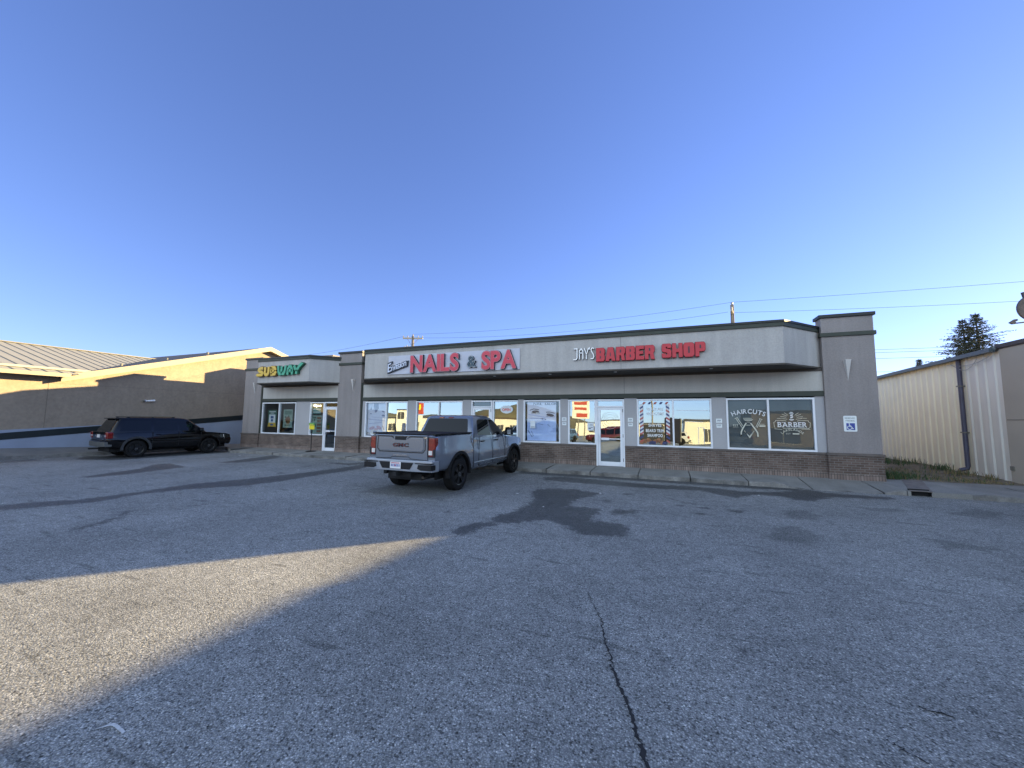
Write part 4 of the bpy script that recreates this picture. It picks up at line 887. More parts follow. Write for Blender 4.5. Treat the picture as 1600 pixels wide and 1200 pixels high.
# ------------------------------------------------------------------ vehicles
def carpaint(name, c, metal=.0, rough=.3, coat=1.0):
    return mat(name, c, rough, metal, var=.03, vs=2, coat=coat, coatr=.03, fine=.0)
M_tyre = mat('tyre', (.008, .008, .0085), .85, var=.3, vs=8, spec=.25); M_rimk = mat('rim_black', (.010, .010, .011), .3, spec=.45)
M_cglass = mat('car_glass', (.003, .004, .006), .03, var=0, spec=.32)
M_lred = mat('tail_red', (.17, .007, .005), .15, var=.4, vs=9, coat=1); M_lclear = mat('lamp_clear', (.62, .60, .58), .12, coat=1)
M_chrome = mat('chrome', (.62, .63, .65), .12, metal=1.0, var=0); M_seam = mat('seam_dark', (.01, .01, .012), .7, var=0)
M_plate = mat('plate_white', (.66, .66, .68), .4, var=.04); M_under = mat('underbody', (.010, .010, .011), .9)
def wheel(parent, x, y, r, wd, side, spokes=6, rimm=None):
    """wheel with its outer face toward side (+1 right, -1 left)"""
    s_ = side
    t = MB(); h = wd/2
    t.lathe([(r*.66, -h*.9), (r*.86, -h), (r*.97, -h*.86), (r, -h*.6), (r, h*.6), (r*.97, h*.86), (r*.86, h), (r*.66, h*.9)], 40, 'x', (x, y, r))
    n = 40
    for k in range(n):
        a = 2*math.pi*k/n
        for q in (-.55, -.18, .18, .55):
            ca, sa = math.cos(a+q*.05), math.sin(a+q*.05); c2, s2 = math.cos(a+.09+q*.05), math.sin(a+.09+q*.05); w0 = h*q
            t.face([(x+w0-.02, y+(r+.006)*ca, r+(r+.006)*sa), (x+w0+.02, y+(r+.006)*ca, r+(r+.006)*sa), (x+w0+.02, y+(r+.006)*c2, r+(r+.006)*s2), (x+w0-.02, y+(r+.006)*c2, r+(r+.006)*s2)])
    w_ = bpy.data.objects.new('wheel', None)
    ty = t.build('wheel', M_tyre, parent, smooth=40)
    m = MB(); o = x+s_*h
    m.lathe([(r*.67, o-s_*.10), (r*.67, o-s_*.01), (r*.62, o-s_*.02), (r*.60, o-s_*.09), (0.001, o-s_*.10)], 36, 'x', (0, y, r))
    for k in range(spokes):
        a = 2*math.pi*k/spokes+.3; d = Vector((math.cos(a), math.sin(a))); pn = Vector((-d.y, d.x))
        for da in (-.13, .13):
            q = Vector((math.cos(a+da), math.sin(a+da)))
            P = [d*r*.10-pn*.022, q*r*.62-pn*.024, q*r*.62+pn*.024, d*r*.10+pn*.022]
            f = [(o-s_*.025, y+p.x, r+p.y) for p in P]; b_ = [(o-s_*.06, y+p.x, r+p.y) for p in P]
            m.face(f); m.face(b_)
            for i in range(4): m.face([f[i], f[(i+1) % 4], b_[(i+1) % 4], b_[i]])
    m.lathe([(.001, o-s_*.015), (r*.16, o-s_*.02), (r*.18, o-s_*.06)], 18, 'x', (0, y, r))
    m.build('rim', rimm or M_rimk, ty, smooth=35)
    nu = MB()
    for k in range(6):
        a = 2*math.pi*k/6; nu.lathe([(.001, o-s_*.008), (.012, o-s_*.008), (.012, o-s_*.03)], 8, 'x', (0, y+r*.115*math.cos(a), r+r*.115*math.sin(a)))
    nu.build('lug_nut', M_chrome, ty)
    bpy.data.objects.remove(w_)
    return ty
def cutbody(rings, cutters, name, m, parent, smooth=32, bevel=.0, mirror_n=None):
    """lofted body with round wheel openings cut by a boolean, applied through the depsgraph"""
    b = MB(); b.loft(rings); o = b.build('tmp', m, local=True)
    objs = []
    for (y, z, r, x0, x1) in cutters:
        c = MB(); c.tube([(x0, y, z), (x1, y, z)], r, 40); co = c.build('cut', M_under, local=True); objs.append(co)
        md = o.modifiers.new('b', 'BOOLEAN'); md.operation = 'DIFFERENCE'; md.object = co; md.solver = 'EXACT'
    bpy.context.view_layer.update()
    me = bpy.data.meshes.new_from_object(o.evaluated_get(bpy.context.evaluated_depsgraph_get()))
    for c in objs+[o]: bpy.data.objects.remove(c)
    me.name = name; me.materials.clear(); me.materials.append(m); me.shade_smooth(); me.set_sharp_from_angle(angle=R(smooth))
    r_ = bpy.data.objects.new(name, me); col.objects.link(r_); r_.parent = parent; ORG[r_.name] = (0, 0, 0)
    if bevel:
        bv = r_.modifiers.new('bevel', 'BEVEL'); bv.width = bevel; bv.segments = 2; bv.limit_method = 'ANGLE'; bv.angle_limit = R(40)
    return r_
def lring(y, pts):   # mirror a half outline (x >= 0, bottom to top) into a full ring
    return [(x, y, z) for x, z in pts]+[(-x, y, z) for x, z in reversed(pts) if x > 1e-6]
def sub(parent, name, m, fn, smooth=None, bevel=0, label=None):
    mb = MB(); fn(mb); return mb.build(name, m, parent, smooth=smooth, bevel=bevel, label=label)
def boxes(parent, name, m, *bs, bevel=0, label=None):
    if name in ('plate_print', 'plate_flower', 'lamp_frame', 'underbody', 'tailgate_trim', 'window_frame'): return sub(parent, name, m, lambda b: [b.box(*q) for q in bs], bevel=bevel, label=label)
    o = None
    for q in bs: o = sub(parent, name, m, lambda b: b.box(*q), bevel=bevel, label=label)
    return o
def archrim(parent, m, y, z, r, x0, x1, t=.07, a0=-8, a1=188):
    mb = MB(); n = 26
    A = [R(a0+(a1-a0)*k/n) for k in range(n+1)]
    for k in range(n):
        q = []
        for a in (A[k], A[k+1]):
            c, s_ = math.cos(a), math.sin(a); q.append(((y+r*c, z+r*s_), (y+(r+t)*c, z+(r+t)*s_)))
        for xx in (x0, x1): mb.face([(xx, *q[0][0]), (xx, *q[0][1]), (xx, *q[1][1]), (xx, *q[1][0])])
        mb.face([(x0, *q[0][1]), (x1, *q[0][1]), (x1, *q[1][1]), (x0, *q[1][1])]); mb.face([(x0, *q[0][0]), (x1, *q[0][0]), (x1, *q[1][0]), (x0, *q[1][0])])
    return mb.build('wheel_arch_trim', m, parent, smooth=40)

def make_pickup():
    P = carpaint('pickup_paint', (.17, .195, .24), metal=.4, rough=.2)
    t = thing('pickup_truck', 'blue grey crew cab pickup truck parked nose to the long shop front', 'pickup truck', local=True)
    # length axis y, rear at -2.85; axles at -1.65 and 1.95
    ra, fa, wr = -1.64, 1.98, .405
    def sec(y, zb, zt, hw, top=.05, tuck=.04):
        zm = zb+(zt-zb)*.58
        return lring(y, [(0, zb), (hw-.10, zb), (hw-tuck, zb+.06), (hw, zb+.22), (hw+.008, zm), (hw-.012, zm+.05), (hw-.02, zt-.10), (hw-.035, zt-.03), (hw-.035-top, zt), (0, zt)])
    rings = [sec(-2.74, .62, 1.40, .955), sec(-2.70, .60, 1.42, .975), sec(-2.2, .56, 1.43, .99), sec(-1.2, .52, 1.43, .985), sec(-.93, .46, 1.43, .975), sec(-.90, .44, 1.33, .975, .12), sec(0, .42, 1.30, .97, .12), sec(1.1, .42, 1.29, .97, .12),
             sec(1.4, .44, 1.30, .965, .18), sec(2.3, .48, 1.25, .955, .20), sec(2.75, .52, 1.17, .92, .20), sec(2.86, .56, 1.08, .86, .16)]
    body = cutbody(rings, [(ra, wr+.04, wr+.085, .58, 1.3), (ra, wr+.04, wr+.085, -1.3, -.58), (fa, wr+.04, wr+.085, .58, 1.3), (fa, wr+.04, wr+.085, -1.3, -.58)], 'body', P, t, bevel=.012)
    boxes(t, 'bed_cover', M_black, (-.84, .84, -2.68, -.98, 1.432, 1.447), (-.95, -.85, -2.70, -.98, 1.425, 1.46), (.85, .95, -2.70, -.98, 1.425, 1.46))
    # cab
    def cr(z, y0, y1, hw, r=.13, n=5):
        pts = []
        for cx, cy, a0 in ((hw-r, y0+r*.6, -90), (hw-r, y1-r, 0), (-hw+r, y1-r, 90), (-hw+r, y0+r*.6, 180)):
            for k in range(n+1):
                a = R(a0+90*k/n); pts.append((cx+r*math.cos(a), cy+(r if cy > 0 else r*.6)*math.sin(a), z))
        return pts
    lev = [(1.27, -.93, 1.52, .93), (1.30, -.93, 1.50, .925), (1.84, -.70, .60, .775), (1.90, -.60, .46, .72), (1.925, -.40, .30, .62)]
    mb = MB(); mb.loft([cr(*l, r=.16) for l in lev]); cab = mb.build('cab', P, t, smooth=40)
    hwz = lambda z: .925+(.775-.925)*(z-1.30)/.54
    ry = lambda z: -.93+(.23)*(z-1.30)/.54
    fy = lambda z: 1.50-(.90)*(z-1.30)/.54
    # rear window and side glass lie on the cab faces
    def rearq(u, z, off): return (u*hwz(z), ry(z)-off, z)
    sub(cab, 'rear_window', M_cglass, lambda b: b.loft([[rearq(-.85, 1.44, .004), rearq(.85, 1.44, .004), rearq(.84, 1.80, .004), rearq(.78, 1.825, .004), rearq(-.78, 1.825, .004), rearq(-.84, 1.80, .004)], [rearq(-.85, 1.44, -.01), rearq(.85, 1.44, -.01), rearq(.84, 1.80, -.01), rearq(.78, 1.825, -.01), rearq(-.78, 1.825, -.01), rearq(-.84, 1.80, -.01)]]))
    boxes(cab, 'high_brake_light', M_lred, (-.30, -.14, -.705, -.66, 1.835, 1.862), (.02, .18, -.705, -.66, 1.835, 1.862))
    def sideglass(pts, s_, nm='side_window'):
        a = [(s_*(hwz(z)+.005), y, z) for y, z in pts]; b_ = [(s_*(hwz(z)-.01), y, z) for y, z in pts]
        return sub(cab, nm, M_cglass, lambda b: b.loft([a, b_]))
    for s_ in (1, -1):
        sideglass([(-.56, 1.36), (.26, 1.335), (.26, 1.80), (-.33, 1.805), (-.44, 1.77)], s_)
        sideglass([(.33, 1.333), (1.28, 1.325), (1.20, 1.40), (.60, 1.775), (.50, 1.80), (.33, 1.80)], s_)
    sub(cab, 'windshield', M_cglass, lambda b: b.face([(-.84, fy(1.34)+.004, 1.34), (.84, fy(1.34)+.004, 1.34), (.70, fy(1.82)+.004, 1.82), (-.70, fy(1.82)+.004, 1.82)]))
    for s_ in (1, -1):
        X = s_*.984
        # shut lines
        mb = MB()
        for (y, z0, z1) in ((-.60, .52, 1.31), (.29, .50, 1.31), (1.20, .50, 1.29), (-.915, .50, 1.42)):
            mb.box(X-.012, X+.0015, y-.006, y+.006, z0, z1)
        mb.box(X-.012, X+.0015, -.6, 1.2, .50, .512); mb.build('door_seam', M_seam, body)
        for y in (-.46, .44):
            boxes(body, 'door_handle', M_seam, (s_*.965-.005, s_*.965+.03*s_, y, y+.20, 1.165, 1.20), bevel=.008)
        mb = MB(); mb.loft([[(s_*.95, 1.18, 1.30), (s_*.95, 1.30, 1.30), (s_*.95, 1.30, 1.36), (s_*.95, 1.18, 1.36)], [(s_*1.05, 1.14, 1.31), (s_*1.05, 1.27, 1.31), (s_*1.05, 1.27, 1.40), (s_*1.05, 1.14, 1.40)], [(s_*1.07, 1.12, 1.31), (s_*1.07, 1.29, 1.31), (s_*1.07, 1.27, 1.52), (s_*1.07, 1.12, 1.52)], [(s_*1.25, 1.09, 1.32), (s_*1.25, 1.25, 1.32), (s_*1.24, 1.23, 1.50), (s_*1.24, 1.09, 1.50)]])
        mr_ = mb.build('side_mirror', M_black, t, bevel=.012)
        boxes(mr_, 'mirror_glass', M_chrome, (s_*1.10, s_*1.22, 1.082, 1.094, 1.345, 1.48))
        archrim(t, M_black, ra, wr+.04, wr+.075, s_*.90, s_*1.005, .075); archrim(t, M_black, fa, wr+.04, wr+.075, s_*.88, s_*.995, .07)
        boxes(t, 'wheel_well', M_under, (s_*.55, s_*.60, ra-.5, ra+.5, .3, .95), (s_*.55, s_*.60, fa-.5, fa+.5, .3, .95))
        wheel(t, s_*.855, ra, wr, .285, s_, 6); wheel(t, s_*.855, fa, wr, .285, s_, 6)
        # tail lamps wrap the corner
        a = [(s_*.80, -2.752, z) for z in (.93, 1.37)]
        mb = MB(); mb.box(s_*.775, s_*.962, -2.765, -2.60, .925, 1.375); tl = mb.build('tail_light', M_lred, t, bevel=.03)
        boxes(tl, 'reverse_lamp', M_lclear, (s_*.80, s_*.90, -2.770, -2.76, .97, 1.07)); boxes(tl, 'lamp_frame', M_seam, (s_*.772, s_*.965, -2.767, -2.74, .915, .935), (s_*.915, s_*.967, -2.768, -2.62, .94, 1.10), (s_*.772, s_*.965, -2.767, -2.74, 1.365, 1.38), (s_*.775, s_*.79, -2.768, -2.74, .93, 1.37))
        boxes(body, 'sill_highlight', P, (s_*.965, s_*.99, -.88, 1.35, .60, .64), bevel=.012)
        boxes(t, 'headlight', M_lclear, (s_*.62, s_*.86, 2.80, 2.87, .88, 1.02), bevel=.02)
    # tailgate with its stamped panel
    tg = sub(t, 'tailgate', P, lambda b: (b.box(-.765, .765, -2.775, -2.70, .845, 1.415), b.box(-.765, .765, -2.80, -2.70, 1.395, 1.42)), bevel=.012)
    sub(tg, 'stamped_panel', P, lambda b: b.prism([(-.66, 1.36), (-.68, 1.10), (-.62, 1.035), (.62, 1.035), (.68, 1.10), (.66, 1.36)][::-1], -2.79, -2.77), bevel=.012)
    sub(tg, 'panel_recess', M_seam, lambda b: (b.stroke([(-.70, 1.37), (-.715, 1.09), (-.64, 1.012), (.64, 1.012), (.715, 1.09), (.70, 1.37)], .022, -2.7785, -2.76), b.stroke([(-.76, .84), (-.30, .86), (-.24, .90), (.24, .90), (.30, .86), (.76, .84)], .016, -2.7785, -2.76)))
    boxes(tg, 'tailgate_handle', M_black, (-.17, .17, -2.796, -2.76, 1.30, 1.385), bevel=.008)
    sub(tg, 'tailgate_shoulder', M_seam, lambda b: (b.stroke([(-.70, 1.385), (-.27, 1.38), (-.2, 1.33)], .02, -2.794, -2.77), b.stroke([(.70, 1.385), (.27, 1.38), (.2, 1.33)], .02, -2.794, -2.77)))
    sub(tg, 'badge_letter', M_seam, lambda b: text(b, 'GMC', -.225, .245, 1.135, 1.225, -2.80, -2.789, .04, .10))
    sub(tg, 'badge_inlay', mat('badge_red', (.11, .01, .014), .35), lambda b: text(b, 'GMC', -.21, .23, 1.148, 1.212, -2.805, -2.80, .0, .16))
    boxes(tg, 'lower_badge', M_chrome, (-.21, .19, -2.783, -2.774, .925, .95))
    boxes(tg, 'corner_badge', M_chrome, (.66, .75, -2.783, -2.774, 1.345, 1.38), bevel=.004)
    # bumper
    Mb = mat('bumper_silver', (.34, .37, .42), .3, metal=.55, var=.04, coat=.6)
    bp = sub(t, 'rear_bumper', Mb, lambda b: b.loft([[(-1.0, -2.62, z0), (-.97, -2.86, z0), (-.5, -2.93, z0), (.5, -2.93, z0), (.97, -2.86, z0), (1.0, -2.62, z0), (.9, -2.6, z0), (-.9, -2.6, z0)] for z0 in (.585, .615, .80, .835)]), bevel=.012)
    sub(t, 'bumper_step', P, lambda b: b.loft([[(-.985, -2.60, z0), (-.96, -2.80, z0), (-.5, -2.84, z0), (.5, -2.84, z0), (.96, -2.80, z0), (.985, -2.60, z0)] for z0 in (.70, .84)]), bevel=.012)
    boxes(bp, 'bumper_pad', M_black, (-.98, .98, -2.925, -2.62, .765, .79), (-.96, -.93, -2.88, -2.6, .62, .79), bevel=.006)
    sub(bp, 'bumper_insert', M_black, lambda b: (b.prism([(-.50, .79), (-.40, .635), (.40, .635), (.50, .79)], -2.945, -2.92), ))
    sub(bp, 'corner_step', M_black, lambda b: [b.prism([(s_*.60, .66), (s_*.70, .625), (s_*.985, .625), (s_*.985, .75), (s_*.62, .75)][::(1 if s_ > 0 else -1)], -2.925, -2.63) for s_ in (1, -1)], bevel=.008)
    pl = boxes(bp, 'licence_plate', M_plate, (-.155, .155, -2.958, -2.945, .64, .795), bevel=.004)
    boxes(pl, 'plate_print', mat('plate_print', (.10, .14, .34), .5), *[(-.12+.042*k, -.095+.042*k, -2.961, -2.957, .685, .745) for k in range(3)], *[(.02+.042*k, .045+.042*k, -2.961, -2.957, .685, .745) for k in range(3)])
    boxes(pl, 'plate_flower', mat('plate_red', (.45, .10, .14), .5), (-.12, .12, -2.961, -2.957, .76, .78), (-.02, .015, -2.961, -2.957, .69, .735))
    boxes(bp, 'bumper_badge', M_chrome, (.52, .80, -2.862, -2.845, .80, .822))
    boxes(t, 'underbody', M_under, (-.50, .50, -2.6, 2.5, .34, .50), (-.30, .30, -2.75, -2.5, .42, .6), (-.72, .72, ra-.07, ra+.07, .33, .47), (-.62, .62, -1.2, 1.4, .36, .5))
    sub(t, 'exhaust_pipe', mat('exhaust', (.10, .085, .07), .4, metal=.8), lambda b: b.tube([(.52, -2.3, .44), (.58, -2.66, .42)], .035, 12))
    boxes(t, 'tow_hitch', M_under, (-.05, .05, -2.98, -2.6, .47, .56))
    return t
pk = make_pickup(); pk.location = (-5.93, 10.50, 0); pk.rotation_euler = (0, 0, R(-1.2))

def make_suv(paint, label, group=None):
    t = thing('suv_car', label, 'car', local=True, group=group)
    ra, fa, wr = -1.33, 1.37, .365
    def sec(y, zb, zt, hw, top=.05):
        zm = zb+(zt-zb)*.55
        return lring(y, [(0, zb), (hw-.10, zb), (hw-.03, zb+.05), (hw, zb+.16), (hw+.012, zm), (hw, zm+.06), (hw-.02, zt-.07), (hw-.04, zt-.02), (hw-.04-top, zt), (0, zt)])
    rings = [sec(-2.28, .52, 1.03, .86), sec(-2.22, .46, 1.07, .92), sec(-1.9, .40, 1.09, .955), sec(-1.0, .36, 1.10, .965), sec(0, .34, 1.08, .965), sec(.95, .36, 1.06, .96, .1), sec(1.2, .38, 1.05, .955, .2), sec(1.8, .42, 1.0, .945, .25), sec(2.15, .42, .96, .92, .22), sec(2.32, .40, .90, .86, .18), sec(2.40, .44, .80, .76, .12)]
    b_ = cutbody(rings, [(ra, wr+.03, wr+.07, .6, 1.2), (ra, wr+.03, wr+.07, -1.2, -.6), (fa, wr+.03, wr+.07, .6, 1.2), (fa, wr+.03, wr+.07, -1.2, -.6)], 'body', paint, t, bevel=.01)
    def cr(z, y0, y1, hw, r=.14, n=5):
        pts = []
        for cx, cy, a0 in ((hw-r, y0+r*.7, -90), (hw-r, y1-r, 0), (-hw+r, y1-r, 90), (-hw+r, y0+r*.7, 180)):
            for k in range(n+1):
                a = R(a0+90*k/n); pts.append((cx+r*math.cos(a), cy+(r if cy > 0 else r*.7)*math.sin(a), z))
        return pts
    mb = MB(); mb.loft([cr(1.03, -2.20, 1.30, .90), cr(1.09, -2.18, 1.22, .895), cr(1.64, -1.92, .55, .74), cr(1.705, -1.82, .36, .68), cr(1.73, -1.6, .1, .56)]); cab = mb.build('cabin', paint, t, smooth=40)
    hwz = lambda z: .895-.155*(z-1.09)/.55
    ry = lambda z: -2.18+.26*(z-1.09)/.55
    fy = lambda z: 1.22-.67*(z-1.09)/.55
    def sg_(pts, s_):
        a = [(s_*(hwz(z)+.005), y, z) for y, z in pts]; c = [(s_*(hwz(z)-.01), y, z) for y, z in pts]
        sub(cab, 'side_window', M_cglass, lambda b: b.loft([a, c]))
    for s_ in (1, -1):
        sg_([(-1.90, 1.14), (-.86, 1.13), (-.86, 1.59), (-1.68, 1.585), (-1.74, 1.56)], s_)
        sg_([(-.76, 1.13), (.10, 1.12), (.10, 1.59), (-.76, 1.59)], s_)
        sg_([(.17, 1.12), (1.0, 1.115), (.96, 1.18), (.54, 1.56), (.46, 1.59), (.17, 1.59)], s_)
        mb = MB()
        for (y, z0, z1) in ((-.81, .5, 1.09), (.14, .46, 1.09), (1.0, .5, 1.05)): mb.box(s_*.975-.014, s_*.975+.002, y-.006, y+.006, z0, z1)
        mb.build('door_seam', M_seam, b_)
        for y in (-.70, .24): boxes(b_, 'door_handle', paint, (s_*.955, s_*.99, y, y+.18, .96, .99), bevel=.008)
        boxes(b_, 'side_moulding', M_black, (s_*.965, s_*.99, -.85, .98, .60, .67), bevel=.01)
        archrim(t, mat('arch_grey', (.03, .032, .035), .35, coat=.5), ra, wr+.03, wr+.06, s_*.90, s_*.99, .085); archrim(t, paint, fa, wr+.03, wr+.06, s_*.88, s_*.98, .06)
        wheel(t, s_*.845, ra, wr, .235, s_, 5); wheel(t, s_*.845, fa, wr, .235, s_, 5)
        boxes(t, 'wheel_well', M_under, (s_*.58, s_*.63, ra-.42, ra+.42, .3, .8), (s_*.58, s_*.63, fa-.42, fa+.42, .3, .8))
        tl = boxes(t, 'tail_light', M_lred, (s_*.74, s_*.972, -2.305, -2.09, .83, 1.11), bevel=.04)
        boxes(tl, 'lamp_band', M_lclear, (s_*.74, s_*.90, -2.309, -2.2, .93, .97), bevel=.01)
        boxes(t, 'roof_rail', M_black, (s_*.60, s_*.635, -1.65, .05, 1.735, 1.762), (s_*.60, s_*.635, -1.62, -1.54, 1.69, 1.74), (s_*.60, s_*.635, -.8, -.74, 1.69, 1.74), (s_*.60, s_*.635, -.06, .02, 1.69, 1.74), bevel=.006)
        mb = MB(); mb.loft([[(s_*.90, .98, 1.10), (s_*.90, 1.10, 1.10), (s_*.90, 1.10, 1.16), (s_*.90, .98, 1.16)], [(s_*1.0, .92, 1.10), (s_*1.0, 1.10, 1.10), (s_*1.0, 1.08, 1.25), (s_*1.0, .92, 1.25)], [(s_*1.12, .90, 1.11), (s_*1.12, 1.05, 1.11), (s_*1.11, 1.03, 1.24), (s_*1.11, .90, 1.24)]]); mb.build('side_mirror', paint, t, bevel=.01)
        mb = MB(); mb.loft([[(s_*.88, 2.25, .70), (s_*.945, 2.02, .70), (s_*.935, 1.98, .90), (s_*.66, 2.35, .88), (s_*.64, 2.41, .70)], [(s_*.8, 2.0, .72), (s_*.85, 1.95, .72), (s_*.85, 1.9, .86), (s_*.6, 2.2, .84), (s_*.6, 2.25, .72)]]); mb.build('headlight', M_lclear, t)
    sub(cab, 'rear_window', M_cglass, lambda b: b.loft([[(u*hwz(z), ry(z)-o_, z) for u, z in ((-.80, 1.16), (.80, 1.16), (.78, 1.56), (.72, 1.60), (-.72, 1.60), (-.78, 1.56))] for o_ in (.005, -.01)]))
    sub(cab, 'windshield', M_cglass, lambda b: b.face([(-.80, fy(1.12)+.004, 1.12), (.80, fy(1.12)+.004, 1.12), (.64, fy(1.61)+.004, 1.61), (-.64, fy(1.61)+.004, 1.61)]))
    boxes(t, 'rear_spoiler', paint, (-.68, .68, -2.0, -1.75, 1.66, 1.70), bevel=.012)
    sub(t, 'tailgate', paint, lambda b: b.loft([[(x, y_, z) for x, z in ((-.70, .76), (.70, .76), (.74, 1.12), (-.74, 1.12))] for y_ in (-2.285, -2.1)]), bevel=.012)
    bp = sub(t, 'rear_bumper', mat('bumper_grey', (.075, .08, .08), .5), lambda b: b.loft([[(-.93, -2.1, z), (-.90, -2.33, z), (-.5, -2.39, z), (.5, -2.39, z), (.90, -2.33, z), (.93, -2.1, z)] for z in (.50, .54, .66, .70)]), bevel=.012)
    sub(t, 'bumper_top', paint, lambda b: b.loft([[(-.92, -2.1, z), (-.89, -2.31, z), (-.5, -2.365, z), (.5, -2.365, z), (.89, -2.31, z), (.92, -2.1, z)] for z in (.69, .76)]), bevel=.01)
    boxes(t, 'licence_plate', M_plate, (-.155, .155, -2.298, -2.286, .87, 1.0)); boxes(t, 'tailgate_trim', M_chrome, (-.40, -.26, -2.296, -2.286, .90, .98), (-.05, .05, -2.296, -2.286, 1.04, 1.07), (.30, .38, -2.296, -2.286, .88, .97), (.50, .64, -2.296, -2.286, .80, .82))
    boxes(t, 'underbody', M_under, (-.62, .62, -2.1, 2.2, .26, .42))
    boxes(t, 'tow_hitch', M_under, (-.05, .05, -2.55, -2.2, .38, .44))
    return t
suv = make_suv(carpaint('suv_black', (.002, .002, .003), rough=.08, coat=0), 'black SUV parked beside the left neighbour wall near the sandwich shop')
suv.location = (-22.22, 11.06, 0); suv.rotation_euler = (0, 0, R(-7))
# ------------------------------------------------------------------ left neighbour: rendered gable wall and standing seam roof
XW = -25.1
nb = thing('neighbour_building', 'beige building with long windowless gable wall and ribbed metal roof at the far left', 'building', (-32, 10, 0))
M_nwall = mat('stucco_beige', (.285, .23, .172), .9, var=.10, vs=1.5, bump=.6, bs=14, fine=.10, streak=.05)
M_nfasc = mat('fascia_cream', (.30, .26, .19), .6, var=.05); M_seam2 = mat('roof_metal', (.29, .285, .245), .45, metal=.0, var=.06); M_seamd = mat('roof_rib', (.16, .155, .13), .5)
M_found = mat('foundation_blue', (.27, .31, .38), .85, var=.12, vs=1.2, bump=.2, bs=30); M_stripe = mat('stripe_black', (.006, .012, .012), .6, var=.2)
PK, PZ, SL = 17.75, 6.40, .309
gz = lambda y: PZ-SL*abs(y-PK)
EV = 8.55
mb = MB(); outl = [(3, -.1), (27, -.1), (27, gz(27)), (PK, PZ), (EV, gz(EV)), (3, gz(EV))]
mb.prism(outl, XW-.3, XW, 'x'); mb.build('gable_wall', M_nwall, nb)
def bandz(y): return 1.05+(1.89-1.05)*(y-6.86)/(16.53-6.86)
mb = MB()
ys = [-6, 20]
mb.prism([(y, bandz(y)-t_) for y, t_ in ((3, .27), (20, .30))]+[(20, bandz(20)), (3, bandz(3))], XW-.01, XW+.03, 'x'); mb.build('black_stripe', M_stripe, nb)
mb = MB(); mb.prism([(3, -.1), (20, -.1), (20, bandz(20)-.29), (-6, bandz(3)-.26)], XW-.01, XW+.012, 'x'); mb.build('foundation', M_found, nb)
mb = MB(); mb.box(XW-.005, XW+.004, 8.02, 8.035, 1.2, 3.5); mb.box(XW-.005, XW+.004, 8.03, 18.2, 3.20, 3.208); mb.build('wall_joint', mat('joint', (.16, .135, .10), .9), nb)
# gable roof slabs with cream rake boards
OV = .42
mb = MB()
for (ya, yb) in ((EV-.25, PK), (PK, 27)):
    za, zb = gz(ya), gz(yb)
    mb.prism([(ya, za-.02), (yb, zb-.02), (yb, zb+.07), (ya, za+.07)], XW-16, XW+OV-.03, 'x')
mb.build('gable_roof', mat('shingle_dark', (.065, .068, .08), .85, var=.3, vs=8), nb)
mb = MB()
for (ya, yb) in ((EV-.3, PK), (PK, 27)):
    za, zb = gz(ya), gz(yb)
    mb.prism([(ya, za-.20), (yb, zb-.20), (yb, zb+.085), (ya, za+.085)], XW+OV-.03, XW+OV, 'x')
mb.build('rake_board', M_nfasc, nb)
mb = MB()
for (ya, yb) in ((EV, PK), (PK, 27)):
    za, zb = gz(ya), gz(yb); mb.prism([(ya, za-.19), (yb, zb-.19), (yb, zb-.17), (ya, za-.17)], XW-.1, XW+OV-.03, 'x')
mb.build('rake_soffit', mat('soffit_tan', (.22, .19, .14), .8), nb)
# main metal roof: slopes up away from the eave, ribs run down the slope
XE, XR, ZE, ZR = -24.48, -33.0, 3.60, 5.70
rz = lambda x: ZE+(ZR-ZE)*(XE-x)/(XE-XR)
vy = lambda z: PK-(PZ-z)/SL          # where this roof meets the gable roof
mb = MB(); mb.face([(XE, 3, ZE), (XE, vy(ZE), ZE), (XR, vy(ZR), ZR), (XR, 3, ZR)]); mb.face([(XR, 3, ZR), (XR, vy(ZR), ZR), (XR-8.5, vy(ZE), ZE), (XR-8.5, 3, ZE)]); mb.build('metal_roof', M_seam2, nb)
mb = MB(); y = 3.2
while y < vy(ZR)-.05:
    x1 = XR
    if y > vy(ZE): # rib ends in the valley
        zz = PZ-SL*(PK-y); x0 = XE-(zz-ZE)/(ZR-ZE)*(XE-XR)
    else: x0 = XE
    a, b = .013, .022
    mb.loft([[(x0, y-a, rz(x0)), (x0, y+a, rz(x0)), (x0, y+a, rz(x0)+b), (x0, y-a, rz(x0)+b)], [(x1, y-a, rz(x1)), (x1, y+a, rz(x1)), (x1, y+a, rz(x1)+b), (x1, y-a, rz(x1)+b)]]); y += .46
mb.build('standing_seam', M_seamd, nb)
mb = MB(); xs_ = XE-.85; mb.loft([[(xs_-.09, y_, rz(xs_)+.02), (xs_+.09, y_, rz(xs_)+.0), (xs_+.09, y_, rz(xs_)+.09), (xs_-.09, y_, rz(xs_)+.12)] for y_ in (3, vy(rz(xs_)))]); mb.build('snow_guard', M_seam2, nb)
mb = MB(); mb.box(XE-.02, XE+.07, 3, EV-.1, ZE-.14, ZE+.02); mb.build('eave_gutter', M_nfasc, nb)
mb = MB(); mb.box(XW, XE-.02, 3, EV-.1, ZE-.10, ZE-.08); mb.build('eave_soffit', M_dark, nb)
mb = MB(); mb.box(XR-.12, XR+.12, 3, vy(ZR), ZR, ZR+.05); mb.build('ridge_cap', M_seamd, nb)
for y, z, s_ in ((15.3, .1, .12), (13.2, .06, .08), (11.2, .08, .1), (9.6, .05, .05)):
    mb = MB(); xx = XW-2.0; zz = gz(y); mb.tube([(xx, y, zz-.05), (xx, y, zz+.12+z)], s_*.6, 10); mb.build('roof_vent', M_seamd, nb)
